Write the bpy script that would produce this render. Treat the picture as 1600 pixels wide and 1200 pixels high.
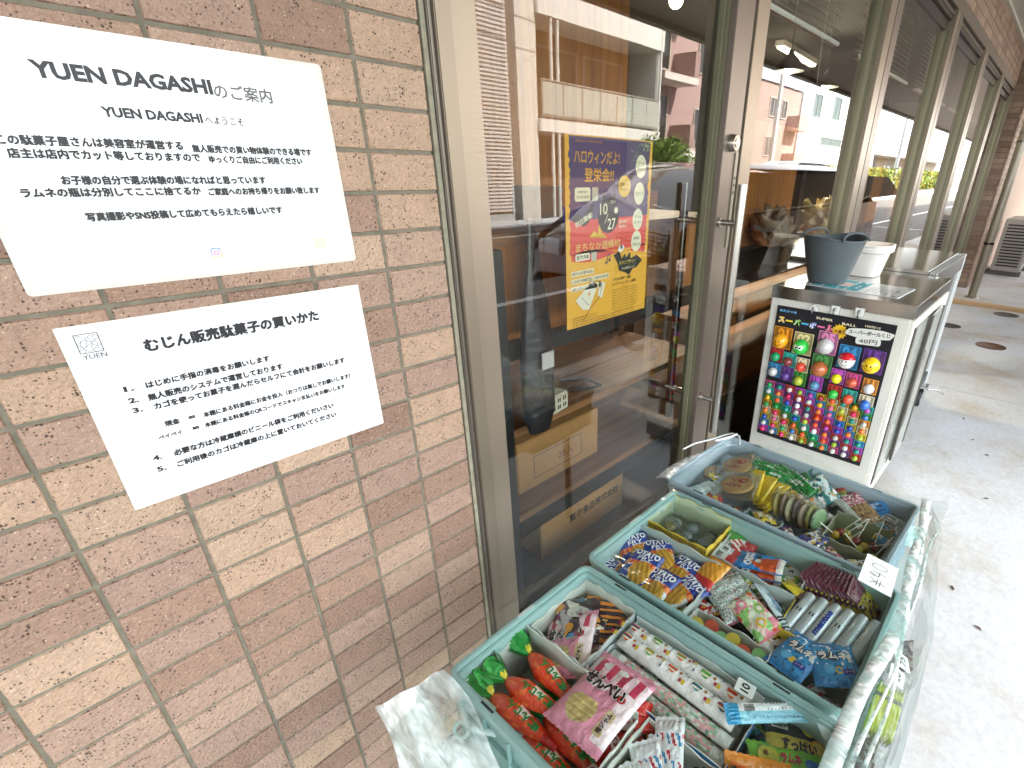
import bpy, bmesh, math, random
from mathutils import Vector, Matrix, Euler, noise
R = math.radians
for o in list(bpy.data.objects): bpy.data.objects.remove(o, do_unlink=True)
scene = bpy.context.scene
COL = scene.collection

# ------------------------------------------------------------ camera
cam = bpy.data.cameras.new('camera')
cam.sensor_width = 36.0
cam.lens = 789.26 / 1600 * 36.0
cam.shift_x = (800 - 939.99) / 1600
cam.shift_y = (638.82 - 600) / 1600
cam.clip_start = 0.02
cam.clip_end = 2000
camo = bpy.data.objects.new('camera', cam)
COL.objects.link(camo)
_right = Vector((0.64917, -0.76048, 0.01571)); _down = Vector((-0.31428, -0.28696, -0.90492)); _fwd = Vector((0.69268, 0.58251, -0.42529))
camo.matrix_world = Matrix.Translation((-0.0618, -0.7054, 1.1495)) @ Matrix((_right, -_down, -_fwd)).transposed().to_4x4()
scene.camera = camo

# ------------------------------------------------------------ daylight
SUN_EL, SUN_AZ = 43.0, 18.0            # the sun stands behind the shop building (+y side), a little to the right
world = bpy.data.worlds.new('World')
scene.world = world
world.use_nodes = True
wn = world.node_tree
bg = wn.nodes['Background']
sky = wn.nodes.new('ShaderNodeTexSky')
sky.sky_type = 'NISHITA'
sky.sun_disc = False
sky.sun_elevation = R(SUN_EL)
sky.sun_rotation = R(SUN_AZ)
sky.dust_density = 2.0
_tc0 = wn.nodes.new('ShaderNodeTexCoord'); _nz = wn.nodes.new('ShaderNodeTexNoise'); _nz.inputs['Scale'].default_value = 2.2; _nz.inputs['Detail'].default_value = 7
wn.links.new(_tc0.outputs['Generated'], _nz.inputs['Vector'])
_mr = wn.nodes.new('ShaderNodeMapRange'); _mr.inputs['From Min'].default_value = 0.36; _mr.inputs['From Max'].default_value = 0.58; _mr.inputs['To Min'].default_value = 0.45; _mr.inputs['To Max'].default_value = 0.95
wn.links.new(_nz.outputs[0], _mr.inputs[0])
_mx = wn.nodes.new('ShaderNodeMix'); _mx.data_type = 'RGBA'; _mx.inputs[7].default_value = (6.1, 6.3, 6.4, 1)      # bright thin cloud
wn.links.new(_mr.outputs[0], _mx.inputs[0]); wn.links.new(sky.outputs[0], _mx.inputs[6]); wn.links.new(_mx.outputs[2], bg.inputs[0])
bg.inputs[1].default_value = 0.15
sun = bpy.data.lights.new('sun', 'SUN')
sun.energy = 5.0
sun.angle = R(0.5)
sun.color = (1.0, 0.95, 0.86)
suno = bpy.data.objects.new('sun', sun)
COL.objects.link(suno)
_sd = Vector((math.sin(R(SUN_AZ)) * math.cos(R(SUN_EL)), math.cos(R(SUN_AZ)) * math.cos(R(SUN_EL)), math.sin(R(SUN_EL))))
suno.rotation_euler = _sd.to_track_quat('Z', 'Y').to_euler()
scene.view_settings.view_transform = 'Standard'
scene.view_settings.look = 'None'
scene.view_settings.gamma = 1.0
scene.view_settings.exposure = 2.95
scene.cycles.max_bounces = 14
scene.cycles.transparent_max_bounces = 24
scene.cycles.glossy_bounces = 6
scene.cycles.diffuse_bounces = 5
scene.cycles.caustics_reflective = False
scene.cycles.caustics_refractive = False
scene.cycles.sample_clamp_indirect = 6.0

# ------------------------------------------------------------ colours and materials
def lin(c):
    return tuple((x / 12.92 if x <= 0.04045 else ((x + 0.055) / 1.055) ** 2.4) for x in c)
def hx(s):
    return lin(tuple(int(s[i:i + 2], 16) / 255 for i in (0, 2, 4)))
MATS = {}
def material(name, build):
    if name in MATS: return MATS[name]
    m = bpy.data.materials.new(name)
    m.use_nodes = True
    nt = m.node_tree
    build(nt, nt.nodes, nt.links, nt.nodes['Principled BSDF'])
    MATS[name] = m
    return m
def nd(nt, t, **k):
    n = nt.nodes.new(t)
    for a, b in k.items(): setattr(n, a, b)
    return n
def mth(nt, op, a, b=None, clamp=False):
    n = nd(nt, 'ShaderNodeMath', operation=op, use_clamp=clamp)
    for i, x in enumerate((a, b)):
        if x is None: continue
        if hasattr(x, 'links'): nt.links.new(x, n.inputs[i])
        else: n.inputs[i].default_value = x
    return n.outputs[0]
def noise_tex(nt, scale, detail=4, coord='Object', rough=0.6, stretch=None):
    tc = nd(nt, 'ShaderNodeTexCoord')
    src = tc.outputs[coord]
    if stretch:
        mp = nd(nt, 'ShaderNodeMapping')
        mp.inputs['Scale'].default_value = stretch
        nt.links.new(src, mp.inputs[0]); src = mp.outputs[0]
    n = nd(nt, 'ShaderNodeTexNoise')
    n.inputs['Scale'].default_value = scale
    n.inputs['Detail'].default_value = detail
    n.inputs['Roughness'].default_value = rough
    nt.links.new(src, n.inputs['Vector'])
    return n
def mulcol(nt, col, fac, lo, hi):
    """col * map_range(fac, lo..hi)"""
    mr = nd(nt, 'ShaderNodeMapRange')
    mr.inputs['To Min'].default_value = lo; mr.inputs['To Max'].default_value = hi
    mr.inputs['From Min'].default_value = 0.3; mr.inputs['From Max'].default_value = 0.7
    nt.links.new(fac, mr.inputs[0])
    mx = nd(nt, 'ShaderNodeVectorMath', operation='SCALE')
    nt.links.new(col, mx.inputs[0]); nt.links.new(mr.outputs[0], mx.inputs['Scale'])
    return mx.outputs[0]
def paint(name, rough=0.5, metal=0.0, var=0.08, vscale=20.0, bump=0.0, bscale=200.0, coat=0.0, spec=0.5, stretch=None, bdist=0.001, sub=0.0):
    """base colour comes from the mesh's own 'Col' attribute, with a little real unevenness"""
    def b(nt, N, L, P):
        at = nd(nt, 'ShaderNodeAttribute', attribute_name='Col')
        c = at.outputs['Color']
        if var:
            c = mulcol(nt, c, noise_tex(nt, vscale, 5, stretch=stretch).outputs[0], 1 - var, 1 + var)
        L.new(c, P.inputs['Base Color'])
        P.inputs['Roughness'].default_value = rough
        P.inputs['Metallic'].default_value = metal
        P.inputs['Specular IOR Level'].default_value = spec
        P.inputs['Coat Weight'].default_value = coat
        P.inputs['Coat Roughness'].default_value = 0.08
        if bump:
            bp = nd(nt, 'ShaderNodeBump')
            bp.inputs['Strength'].default_value = bump; bp.inputs['Distance'].default_value = bdist
            L.new(noise_tex(nt, bscale, 4, stretch=stretch).outputs[0], bp.inputs['Height'])
            L.new(bp.outputs[0], P.inputs['Normal'])
    return material(name, b)
MATTE = paint('matte_paint', 0.75, var=0.06)
CARD = paint('carton_board', 0.85, var=0.08, vscale=14, bump=0.3, bscale=90)
PAPER = paint('laminated_paper', 0.35, var=0.0, spec=0.4)
PLASTIC = paint('moulded_plastic', 0.42, var=0.05, vscale=9, bump=0.15, bscale=60)
GLOSS = paint('gloss_plastic', 0.16, var=0.04, coat=0.3)
PRINT = paint('printed_wrapper', 0.22, var=0.06, vscale=60, bump=1.0, bscale=75, bdist=0.006, coat=0.7)
INK = paint('printed_ink', 0.45, var=0.0)
ALU = paint('bronze_aluminium', 0.36, metal=0.55, var=0.05, vscale=6, bump=0.05, bscale=300, stretch=(1, 1, 0.1))
STEEL = paint('stainless_steel', 0.16, metal=1.0, var=0.06, vscale=5, bump=0.06, bscale=12)
BRUSHED = paint('brushed_steel', 0.26, metal=1.0, var=0.06, vscale=30, stretch=(1, 1, 0.05))
RUBBER = paint('black_rubber', 0.6, var=0.1)

def wood_mat(name, c1, c2, rough=0.42, stretch=(1, 1, 14), scale=9):
    def b(nt, N, L, P):
        n = noise_tex(nt, scale, 8, stretch=tuple(1.0 / s * 4 for s in stretch), rough=0.7)
        r = nd(nt, 'ShaderNodeValToRGB')
        r.color_ramp.elements[0].color = (*c1, 1); r.color_ramp.elements[1].color = (*c2, 1)
        r.color_ramp.elements[0].position = 0.3; r.color_ramp.elements[1].position = 0.7
        L.new(n.outputs[0], r.inputs[0]); L.new(r.outputs[0], P.inputs['Base Color'])
        P.inputs['Roughness'].default_value = rough
    return material(name, b)
WOODV = wood_mat('oak_veneer_upright', hx('8a4f1c'), hx('c07a34'), stretch=(1, 1, 20))
WOODH = wood_mat('oak_board_lengthwise', hx('6e4526'), hx('a8764a'), stretch=(20, 1, 1))

def glassy(name, tint=(1, 1, 1), ior=1.55, gain=1.0, rough=0.0, bump=0.0, bscale=20, add=0.0, cap=1.0):
    def b(nt, N, L, P):
        N.remove(P)
        out = N['Material Output']
        tr = nd(nt, 'ShaderNodeBsdfTransparent'); tr.inputs[0].default_value = (*tint, 1)
        gl = nd(nt, 'ShaderNodeBsdfGlossy'); gl.inputs['Roughness'].default_value = rough
        fr = nd(nt, 'ShaderNodeFresnel'); fr.inputs[0].default_value = ior
        mx = nd(nt, 'ShaderNodeMixShader')
        f = mth(nt, 'MULTIPLY', fr.outputs[0], gain)
        f = mth(nt, 'ADD', f, add, clamp=True)
        f = mth(nt, 'MINIMUM', f, cap)
        if bump:
            bp = nd(nt, 'ShaderNodeBump')
            bp.inputs['Strength'].default_value = bump; bp.inputs['Distance'].default_value = 0.01
            L.new(noise_tex(nt, bscale, 3).outputs[0], bp.inputs['Height'])
            L.new(bp.outputs[0], gl.inputs['Normal'])
            L.new(bp.outputs[0], fr.inputs['Normal'])
        L.new(f, mx.inputs[0]); L.new(tr.outputs[0], mx.inputs[1]); L.new(gl.outputs[0], mx.inputs[2])
        L.new(mx.outputs[0], out.inputs[0])
    return material(name, b)
GLASS = glassy('window_glass', (0.88, 0.92, 0.90), 1.52, 1.7, bump=0.012, bscale=2.2)
CLEAR = glassy('clear_film', (0.93, 0.97, 0.96), 1.45, 1.3, rough=0.14, bump=1.0, bscale=45, add=0.03, cap=0.4)

# ------------------------------------------------------------ meshes
class MB:
    def __init__(s): s.v = []; s.f = []; s.c = []; s.sm = []
    def add(s, vs, fs, col, smooth=False):
        o = len(s.v); s.v += [tuple(v) for v in vs]
        one = not isinstance(col, list)
        for i, f in enumerate(fs):
            s.f.append(tuple(o + k for k in f)); s.c.append(col if one else col[i]); s.sm.append(smooth)
        return s
    def box(s, x0, x1, y0, y1, z0, z1, col):
        vs = [(x, y, z) for z in (z0, z1) for y in (y0, y1) for x in (x0, x1)]
        return s.add(vs, [(0, 2, 3, 1), (4, 5, 7, 6), (0, 1, 5, 4), (2, 6, 7, 3), (0, 4, 6, 2), (1, 3, 7, 5)], col)
    def quad(s, a, b, c, d, col): return s.add([a, b, c, d], [(0, 1, 2, 3)], col)
    def tube(s, pts, r, col, n=10, cap=True, closed=False):
        pts = [Vector(p) for p in pts]; m = len(pts)
        rr = r if isinstance(r, (list, tuple)) else [r] * m
        vs = []; up = None
        for i, p in enumerate(pts):
            if closed: t = pts[(i + 1) % m] - pts[i - 1]
            else: t = pts[min(i + 1, m - 1)] - pts[max(i - 1, 0)]
            t.normalize()
            if up is None: up = t.orthogonal().normalized()
            up = (up - t * up.dot(t))
            if up.length < 1e-6: up = t.orthogonal()
            up.normalize(); w = t.cross(up)
            for k in range(n):
                a = 2 * math.pi * k / n
                vs.append(p + (up * math.cos(a) + w * math.sin(a)) * rr[i])
        fs = []
        for i in range(m if closed else m - 1):
            j = (i + 1) % m
            for k in range(n):
                l = (k + 1) % n
                fs.append((i * n + k, i * n + l, j * n + l, j * n + k))
        s.add(vs, fs, col, True)
        if cap and not closed:
            s.add(vs[:n], [tuple(range(n - 1, -1, -1))], col); s.add(vs[-n:], [tuple(range(n))], col)
        return s
    def lathe(s, prof, col, n=24, cx=0, cy=0, sx=1, sy=1, cap=True):
        """prof: (radius, z) from bottom to top; col colour or function(i)"""
        vs = []
        for r, z in prof:
            for k in range(n):
                a = 2 * math.pi * k / n
                vs.append((cx + r * sx * math.cos(a), cy + r * sy * math.sin(a), z))
        fs = []; cs = []
        for i in range(len(prof) - 1):
            for k in range(n):
                l = (k + 1) % n
                fs.append((i * n + k, i * n + l, (i + 1) * n + l, (i + 1) * n + k)); cs.append(col(i, k) if callable(col) else col)
        s.add(vs, fs, cs, True)
        if cap:
            s.add(vs[:n], [tuple(range(n - 1, -1, -1))], cs[0]); s.add(vs[-n:], [tuple(range(n))], cs[-1])
        return s
    def ball(s, c, r, col, n=14, m=9):
        prof = [(max(1e-5, r * math.sin(math.pi * i / m)), c[2] - r * math.cos(math.pi * i / m)) for i in range(m + 1)]
        return s.lathe(prof, col, n, c[0], c[1], cap=False)
    def grid(s, nu, nv, fn, colfn, smooth=True, closed_u=False):
        vs = [fn(i / (nu - (0 if closed_u else 1)), j / (nv - 1)) for j in range(nv) for i in range(nu)]
        fs = []; cs = []
        for j in range(nv - 1):
            for i in range(nu if closed_u else nu - 1):
                k = (i + 1) % nu
                fs.append((j * nu + i, j * nu + k, (j + 1) * nu + k, (j + 1) * nu + i))
                cs.append(colfn((i + .5) / nu, (j + .5) / (nv - 1)) if callable(colfn) else colfn)
        return s.add(vs, fs, cs, smooth)
    def xform(s, M, start=0):
        for i in range(start, len(s.v)): s.v[i] = tuple(M @ Vector(s.v[i]))
        return s
    def build(s, name, mat, parent=None, bevel=0.0, loc=None, rot=None, seg=2):
        me = bpy.data.meshes.new(name)
        me.from_pydata(s.v, [], s.f)
        ca = me.color_attributes.new('Col', 'FLOAT_COLOR', 'CORNER')
        buf = []
        for p in me.polygons:
            c = s.c[p.index]; buf += [c[0], c[1], c[2], 1.0] * p.loop_total
        ca.data.foreach_set('color', buf)
        me.polygons.foreach_set('use_smooth', s.sm)
        me.materials.append(mat)
        if bevel:
            bm = bmesh.new(); bm.from_mesh(me)
            bmesh.ops.bevel(bm, geom=[e for e in bm.edges if len(e.link_faces) == 2 and e.calc_face_angle(0) > 0.6], offset=bevel, segments=seg, affect='EDGES', clamp_overlap=True)
            bm.to_mesh(me); bm.free()
        me.update()
        o = bpy.data.objects.new(name, me); COL.objects.link(o)
        if parent: o.parent = parent
        if loc: o.location = loc
        if rot: o.rotation_euler = rot
        return o
def tag(o, label=None, cat=None, group=None, kind=None):
    if label: o['label'] = label
    if cat: o['category'] = cat
    if group: o['group'] = group
    if kind: o['kind'] = kind
    return o
def thing(name, label, cat, loc=(0, 0, 0), rot=(0, 0, 0), group=None):
    o = bpy.data.objects.new(name, None); COL.objects.link(o)
    o.empty_display_size = 0.02
    o.location = loc; o.rotation_euler = rot
    return tag(o, label, cat, group)
def copy_tree(o, parent=None):
    c = o.copy(); COL.objects.link(c); c.parent = parent
    for ch in [x for x in bpy.data.objects if x.parent == o]: copy_tree(ch, c)
    return c

# lettering: glyph outlines of Blender's own font turned into flat meshes
_tc = {}
def glyphs(txt, bold=0.0, res=2):
    k = (txt, bold, res)
    if k not in _tc:
        cu = bpy.data.curves.new('lettering', 'FONT'); cu.body = txt; cu.resolution_u = res; cu.offset = bold
        ob = bpy.data.objects.new('lettering', cu); COL.objects.link(ob)
        dg = bpy.context.evaluated_depsgraph_get()
        me = bpy.data.meshes.new_from_object(ob.evaluated_get(dg))
        vs = [tuple(v.co) for v in me.vertices]; fs = [tuple(p.vertices) for p in me.polygons]
        bpy.data.objects.remove(ob); bpy.data.curves.remove(cu); bpy.data.meshes.remove(me)
        xs = [v[0] for v in vs] or [0]; ys = [v[1] for v in vs] or [0]
        _tc[k] = (vs, fs, min(xs), max(xs), min(ys), max(ys))
    return _tc[k]
def _axis(place):
    """which world axis a flat place() function keeps constant"""
    p, q, r = place(0, 0), place(.001, 0), place(0, .001)
    d = [abs(p[i] - q[i]) + abs(p[i] - r[i]) for i in range(3)]
    return d.index(min(d))
def text(mb, txt, x, y, h=None, w=None, col=(0.01, 0.01, 0.01), rot=0.0, bold=0.0, align='c', H=None, lift=0.0006, place=None, slant=0, res=2):
    # dense characters cannot be fattened by an outline offset: overprint them slightly shifted instead
    if bold and any(ord(ch) > 0x3400 for ch in txt):
        _v, _f, a0, a1, b0, b1 = glyphs(txt, 0, res)
        k = bold * (h or w) / ((b1 - b0) if h else (a1 - a0)) * 1.25
        for q, (dx, dy) in enumerate(((-k, -k * .5), (k, k * .5), (-k * .3, k), (k * .3, -k))):
            e = 0.00001 * q
            pl = (lambda X, Y, e=e: (lambda p: (p[0] - e * (1 if _axis(place) == 0 else 0), p[1] - e * (1 if _axis(place) == 1 else 0), p[2] + e * (1 if _axis(place) == 2 else 0)))(place(X, Y))) if place else None
            text(mb, txt, x + dx, y + dy, h, w, col, rot, 0.0, align, H, lift + e, pl, slant, res)
        return
    """letters h high (or w wide) centred on / starting at x,y in a local plane; H(x,y) gives the surface height"""
    vs, fs, x0, x1, y0, y1 = glyphs(txt, bold, res)
    if not vs: return
    sx = sy = (h / (y1 - y0)) if h else 0
    if w: sx = w / (x1 - x0); sy = sy or sx
    ca, sa = math.cos(rot), math.sin(rot); out = []
    for v in vs:
        X = (v[0] - (x0 if align == 'l' else (x0 + x1) / 2)) * sx; Y = (v[1] - (y0 + y1) / 2) * sy
        X += slant * Y
        px, py = x + X * ca - Y * sa, y + X * sa + Y * ca
        out.append(place(px, py) if place else (px, py, (H(px, py) if H else 0) + lift))
    mb.add(out, fs, col)
def shape(mb, pts, col, H=None, lift=0.0005, place=None):
    mb.add([place(*p) if place else (p[0], p[1], (H(*p) if H else 0) + lift) for p in pts], [tuple(range(len(pts)))], col)
def disc(mb, x, y, rx, ry=None, col=(0, 0, 0), n=16, rot=0, **k):
    ry = ry or rx; ca, sa = math.cos(rot), math.sin(rot)
    shape(mb, [(x + rx * math.cos(a) * ca - ry * math.sin(a) * sa, y + rx * math.cos(a) * sa + ry * math.sin(a) * ca) for a in [2 * math.pi * i / n for i in range(n)]], col, **k)
def rect(mb, x, y, w, h, col, rot=0, **k):
    ca, sa = math.cos(rot), math.sin(rot)
    shape(mb, [(x + a * w / 2 * ca - b * h / 2 * sa, y + a * w / 2 * sa + b * h / 2 * ca) for a, b in ((-1, -1), (1, -1), (1, 1), (-1, 1))], col, **k)
def rrect(x0, x1, y0, y1, r, n=5):
    pts = []
    for cx, cy, a0 in ((x1 - r, y0 + r, -90), (x1 - r, y1 - r, 0), (x0 + r, y1 - r, 90), (x0 + r, y0 + r, 180)):
        pts += [(cx + r * math.cos(R(a0 + 90 * i / n)), cy + r * math.sin(R(a0 + 90 * i / n))) for i in range(n + 1)]
    return pts
def slab(mb, outline, z0, z1, col):
    n = len(outline)
    vs = [(x, y, z0) for x, y in outline] + [(x, y, z1) for x, y in outline]
    mb.add(vs, [tuple(range(n - 1, -1, -1)), tuple(range(n, 2 * n))] + [(i, (i + 1) % n, n + (i + 1) % n, n + i) for i in range(n)], col)
BLACK = hx('1a1a1c'); WHITE = hx('f2f2ee')

# ============================================================ THE SETTING
def ground_mat(name, c1, c2, c3, s1=1.3, s2=60, rough=0.8, bump=0.25):
    def b(nt, N, L, P):
        a = noise_tex(nt, s1, 6, rough=0.65); g = noise_tex(nt, s2, 6, rough=0.8)
        r = nd(nt, 'ShaderNodeValToRGB'); e = r.color_ramp.elements
        e[0].color = (*c1, 1); e[0].position = 0.32; e[1].color = (*c3, 1); e[1].position = 0.66
        m = e.new(0.5); m.color = (*c2, 1)
        L.new(a.outputs[0], r.inputs[0])
        c = mulcol(nt, r.outputs[0], g.outputs[0], 0.80, 1.12)
        L.new(c, P.inputs['Base Color']); P.inputs['Roughness'].default_value = rough
        bp = nd(nt, 'ShaderNodeBump'); bp.inputs['Strength'].default_value = bump; bp.inputs['Distance'].default_value = 0.003
        L.new(g.outputs[0], bp.inputs['Height']); L.new(bp.outputs[0], P.inputs['Normal'])
    return material(name, b)
CONC = ground_mat('old_concrete', hx('b6ac9c'), hx('cbcbcb'), hx('d2d6dc'), s1=1.9, s2=45)
ASPH = ground_mat('asphalt', hx('4a4540'), hx('565049'), hx('625c54'), s1=0.8, s2=90)
# everything beyond: one ground sheet to the horizon
mb = MB(); mb.box(-300, 400, -400, 300, -0.6, -0.16, hx('55565a')); tag(mb.build('ground', ASPH), kind='structure')
# roofed pavement in poured bays, cut by joints and the curb strip across it
mb = MB()
xs = [-6, -3.2, 0.2, 3.44, 5.0, 6.11]
for a, b in zip(xs, xs[1:]): mb.box(a + 0.006, b - 0.006, -1.25, -0.0, -0.02, 0.0, hx('ffffff'))
mb.box(6.2, 9.4, -1.25, -0.0, -0.02, 0.022, hx('ffffff')); mb.box(9.41, 40, -1.25, -0.0, -0.02, 0.022, hx('ffffff'))
tag(mb.build('pavement', CONC, bevel=0.003), kind='structure')
mb = MB(); mb.box(-6, 40, -1.25, 0.0, -0.16, -0.021, hx('3c3934')); tag(mb.build('pavement_base', MATTE), kind='structure')
mb = MB(); mb.box(6.118, 6.194, -1.25, -0.0, -0.018, 0.034, hx('c9a67c')); tag(mb.build('joint_strip', MATTE), kind='structure')
mb = MB(); mb.box(-60, 80, -1.40, -1.255, -0.15, 0.0, hx('bdbab2')); tag(mb.build('kerb', CONC, bevel=0.01), kind='structure')
# painted line at the road edge
mb = MB(); mb.box(-60, 80, -3.55, -3.43, -0.158, -0.154, hx('d8d8d4')); [mb.box(x_, x_ + .1, -3.42, -1.5, -0.158, -0.154, hx('d8d8d4')) for x_ in (1.9, 9.3, 16.6)]; mb.box(-60, 80, -8.2, -8.05, -0.158, -0.154, hx('d8d8d4')); tag(mb.build('road_marking', MATTE), kind='structure')
mb = MB(); mb.box(-60, 90, -9.9, -8.6, -0.16, -0.03, hx('cfccc4')); tag(mb.build('opposite_pavement', CONC), kind='structure')
mb = MB(); mb.box(0.40, 12.0, 0.10, 7.5, -0.2, -0.004, hx('2b2520')); tag(mb.build('interior_floor', paint('vinyl_floor', 0.35, var=0.1, vscale=4)), kind='structure')

for i, (x, y, r, c) in enumerate([(5.917, -0.579, 0.085, '5b5147'), (5.096, -0.249, 0.07, '4d463f'), (4.642, -0.582, 0.085, '6a4a38')]):
    mb = MB(); mb.lathe([(r + .012, 0.0005), (r + .012, .004), (r, .0045), (r, .0035), (0.001, .0035)], hx(c), 28, x, y)
    for k in range(8):
        a = k * math.pi / 4; mb.box(x + r * .55 * math.cos(a) - .006, x + r * .55 * math.cos(a) + .006, y + r * .55 * math.sin(a) - .006, y + r * .55 * math.sin(a) + .006, .0035, .0047, hx(c))
    tag(mb.build('drain_cover', paint('rusty_iron', 0.7, var=0.3, vscale=30)), ['dark round iron cover set in the concrete nearest the tiled end pillar', 'dark round iron cover in the concrete hidden closest to the shop windows', 'rusty brown round iron cover in the concrete, nearest the caster'][i], 'drain cover', 'round covers in the pavement')

# speckled ceramic tiles, stack bond, every tile laid proud of the grout
def tile_material():
    def b(nt, N, L, P):
        at = nd(nt, 'ShaderNodeAttribute', attribute_name='Col')
        n1 = noise_tex(nt, 38, 5, rough=0.7)
        c = mulcol(nt, at.outputs['Color'], n1.outputs[0], 0.88, 1.1); c = mulcol(nt, c, noise_tex(nt, 260, 3, rough=0.8).outputs[0], 0.86, 1.14)
        v = nd(nt, 'ShaderNodeTexVoronoi'); v.inputs['Scale'].default_value = 300
        tc = nd(nt, 'ShaderNodeTexCoord'); L.new(tc.outputs['Object'], v.inputs['Vector'])
        n2 = noise_tex(nt, 55, 2)
        thr = mth(nt, 'MULTIPLY', mth(nt, 'SUBTRACT', n2.outputs[0], 0.22), 0.95)
        spot = mth(nt, 'LESS_THAN', v.outputs['Distance'], thr)
        # only some of the cells carry a dark speck
        sep = nd(nt, 'ShaderNodeSeparateColor'); L.new(v.outputs['Color'], sep.inputs[0])
        sel = mth(nt, 'GREATER_THAN', sep.outputs[0], 0.60)
        spot = mth(nt, 'MULTIPLY', spot, sel)
        mx = nd(nt, 'ShaderNodeMix', data_type='RGBA'); L.new(mth(nt, 'MULTIPLY', spot, 0.88), mx.inputs[0]); L.new(c, mx.inputs[6]); mx.inputs[7].default_value = (*hx('3b2a22'), 1)
        sel2 = mth(nt, 'LESS_THAN', sep.outputs[1], 0.05)
        sp2 = mth(nt, 'MULTIPLY', mth(nt, 'LESS_THAN', v.outputs['Distance'], 0.22), sel2)
        mx2 = nd(nt, 'ShaderNodeMix', data_type='RGBA'); L.new(mth(nt, 'MULTIPLY', sp2, 0.6), mx2.inputs[0]); L.new(mx.outputs[2], mx2.inputs[6]); mx2.inputs[7].default_value = (*hx('e2cfbd'), 1)
        L.new(mx2.outputs[2], P.inputs['Base Color']); P.inputs['Roughness'].default_value = 0.55
        bp = nd(nt, 'ShaderNodeBump'); bp.inputs['Strength'].default_value = 1.0; bp.inputs['Distance'].default_value = 0.0050
        nb = noise_tex(nt, 210, 3, rough=0.55)
        h = mth(nt, 'SUBTRACT', nb.outputs[0], mth(nt, 'MULTIPLY', spot, 0.5))
        L.new(h, bp.inputs['Height']); L.new(bp.outputs[0], P.inputs['Normal'])
    return material('speckled_tile', b)
TILE = tile_material()
GROUT = paint('cement_grout', 0.9, var=0.22, vscale=50, bump=0.5, bscale=300)
TCOL = [hx(c) for c in ('9f8473', 'a18674', '937765', 'a68c79', '9b8070', '8c705f', 'b0967f', '9d8271', 'a08471', '957968', 'ab9079')]
rt = random.Random(7)
def tiles(mb, x0, x1, z0, z1, ox, oz, pw, ph, place, joint=0.0040, proud=0.0025):
    """place(a, b, d): wall coordinates a along, b up, d out of the wall -> xyz"""
    i0, i1 = math.floor((x0 - ox) / pw), math.ceil((x1 - ox) / pw)
    j0, j1 = math.floor((z0 - oz) / ph), math.ceil((z1 - oz) / ph)
    for i in range(i0, i1):
        for j in range(j0, j1):
            a0, a1 = max(x0, ox + i * pw) + joint / 2, min(x1, ox + (i + 1) * pw) - joint / 2
            b0, b1 = max(z0, oz + j * ph) + joint / 2, min(z1, oz + (j + 1) * ph) - joint / 2
            if a1 - a0 < 0.004 or b1 - b0 < 0.004: continue
            c = rt.choice(TCOL); k = rt.uniform(0.95, 1.05); c = tuple(q * k for q in c)
            e = 0.0012; d = proud + rt.uniform(-.0003, .0003)
            vs = [place(a0, b0, 0), place(a1, b0, 0), place(a1, b1, 0), place(a0, b1, 0), place(a0 + e, b0 + e, d), place(a1 - e, b0 + e, d), place(a1 - e, b1 - e, d), place(a0 + e, b1 - e, d)]
            mb.add(vs, [(4, 5, 6, 7), (0, 1, 5, 4), (1, 2, 6, 5), (2, 3, 7, 6), (3, 0, 4, 7)], c)
def tiled_wall(name, label, spans, core, top=None, cat='wall'):
    """spans: list of (x0,x1,z0,z1,ox,oz,pw,ph,place)"""
    t = thing(name, label, cat)
    g = MB()
    for b_ in core: g.box(*b_, hx('706c5e'))
    g.build('grout_bed', GROUT, t)
    m = MB()
    for s_ in spans: tiles(m, *s_)
    m.build('tile_facing', TILE, t)
    return t
fr = lambda yy: (lambda a, b, d: (a, yy - d, b))
# left wall: joints at x = 0.1 i, z = 1.32 - 0.0503 j, face plane y = 0
tiled_wall('tiled_wall', 'pink brown speckled tile wall carrying the two white notices', [(-2.4, 0.397, 0.0, 2.28, 0.0, 1.32, 0.1, 0.0503, fr(0.0025))], [(-2.4, 0.3935, 0.0025, 0.22, 0.0, 2.28)])
tiled_wall('tiled_lintel', 'tile band running above the row of shop windows', [(0.4, 7.0, 1.99, 2.255, 0.0, 1.99, 0.1, 0.0503, fr(0.0025))], [(0.3945, 6.99, 0.0025, 0.2, 1.99, 2.255)])
tiled_wall('tiled_pillar', 'tiled end pillar with a drainpipe past the last shop window', [(7.0, 7.9, 0.0, 2.255, 7.0, 1.99, 0.1, 0.0503, fr(-0.12)), (-0.12, 0.1, 0.0, 2.255, -0.1, 1.99, 0.1, 0.0503, lambda a, b, d: (7.0 - d, -a if False else a, b))], [(7.003, 7.9, -0.117, 0.2, 0.0, 2.255)], cat='pillar')
# storeys above and behind (they shade the pavement and the street edge)
t = thing('shop_building', 'upper storeys of the tiled shop building above the pavement roof', 'building')
mb = MB(); mb.box(-9, 30, 0.24, 9, 2.42, 9.0, hx('a88a78')); mb.build('upper_wall', MATTE, t)
mb = MB(); mb.box(-9, -2.41, 0.01, 9, 0, 2.25, hx('a88a78')); mb.build('near_wing', MATTE, t)
mb = MB(); mb.box(12.01, 30, -0.117, 9, 0, 2.25, hx('c9b3a6')); mb.build('far_wing', MATTE, t)
mb = MB(); mb.box(7.905, 12.0, -0.117, 0.2, 0, 2.25, hx('c9b3a6')); mb.build('ground_floor_wall', MATTE, t)
mb = MB(); mb.box(-2.4, 12.0, 7.6, 7.8, 0, 2.4, hx('8f887c')); mb.box(-2.4, -2.2, 0.24, 7.6, 0, 2.4, hx('8f887c')); mb.box(11.8, 12.0, 0.24, 7.6, 0, 2.4, hx('8f887c')); mb.build('back_wall', MATTE, t)
mb = MB(); mb.box(-9, 40, -2.1, 0.235, 2.257, 2.40, hx('d2d0ca'))
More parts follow.
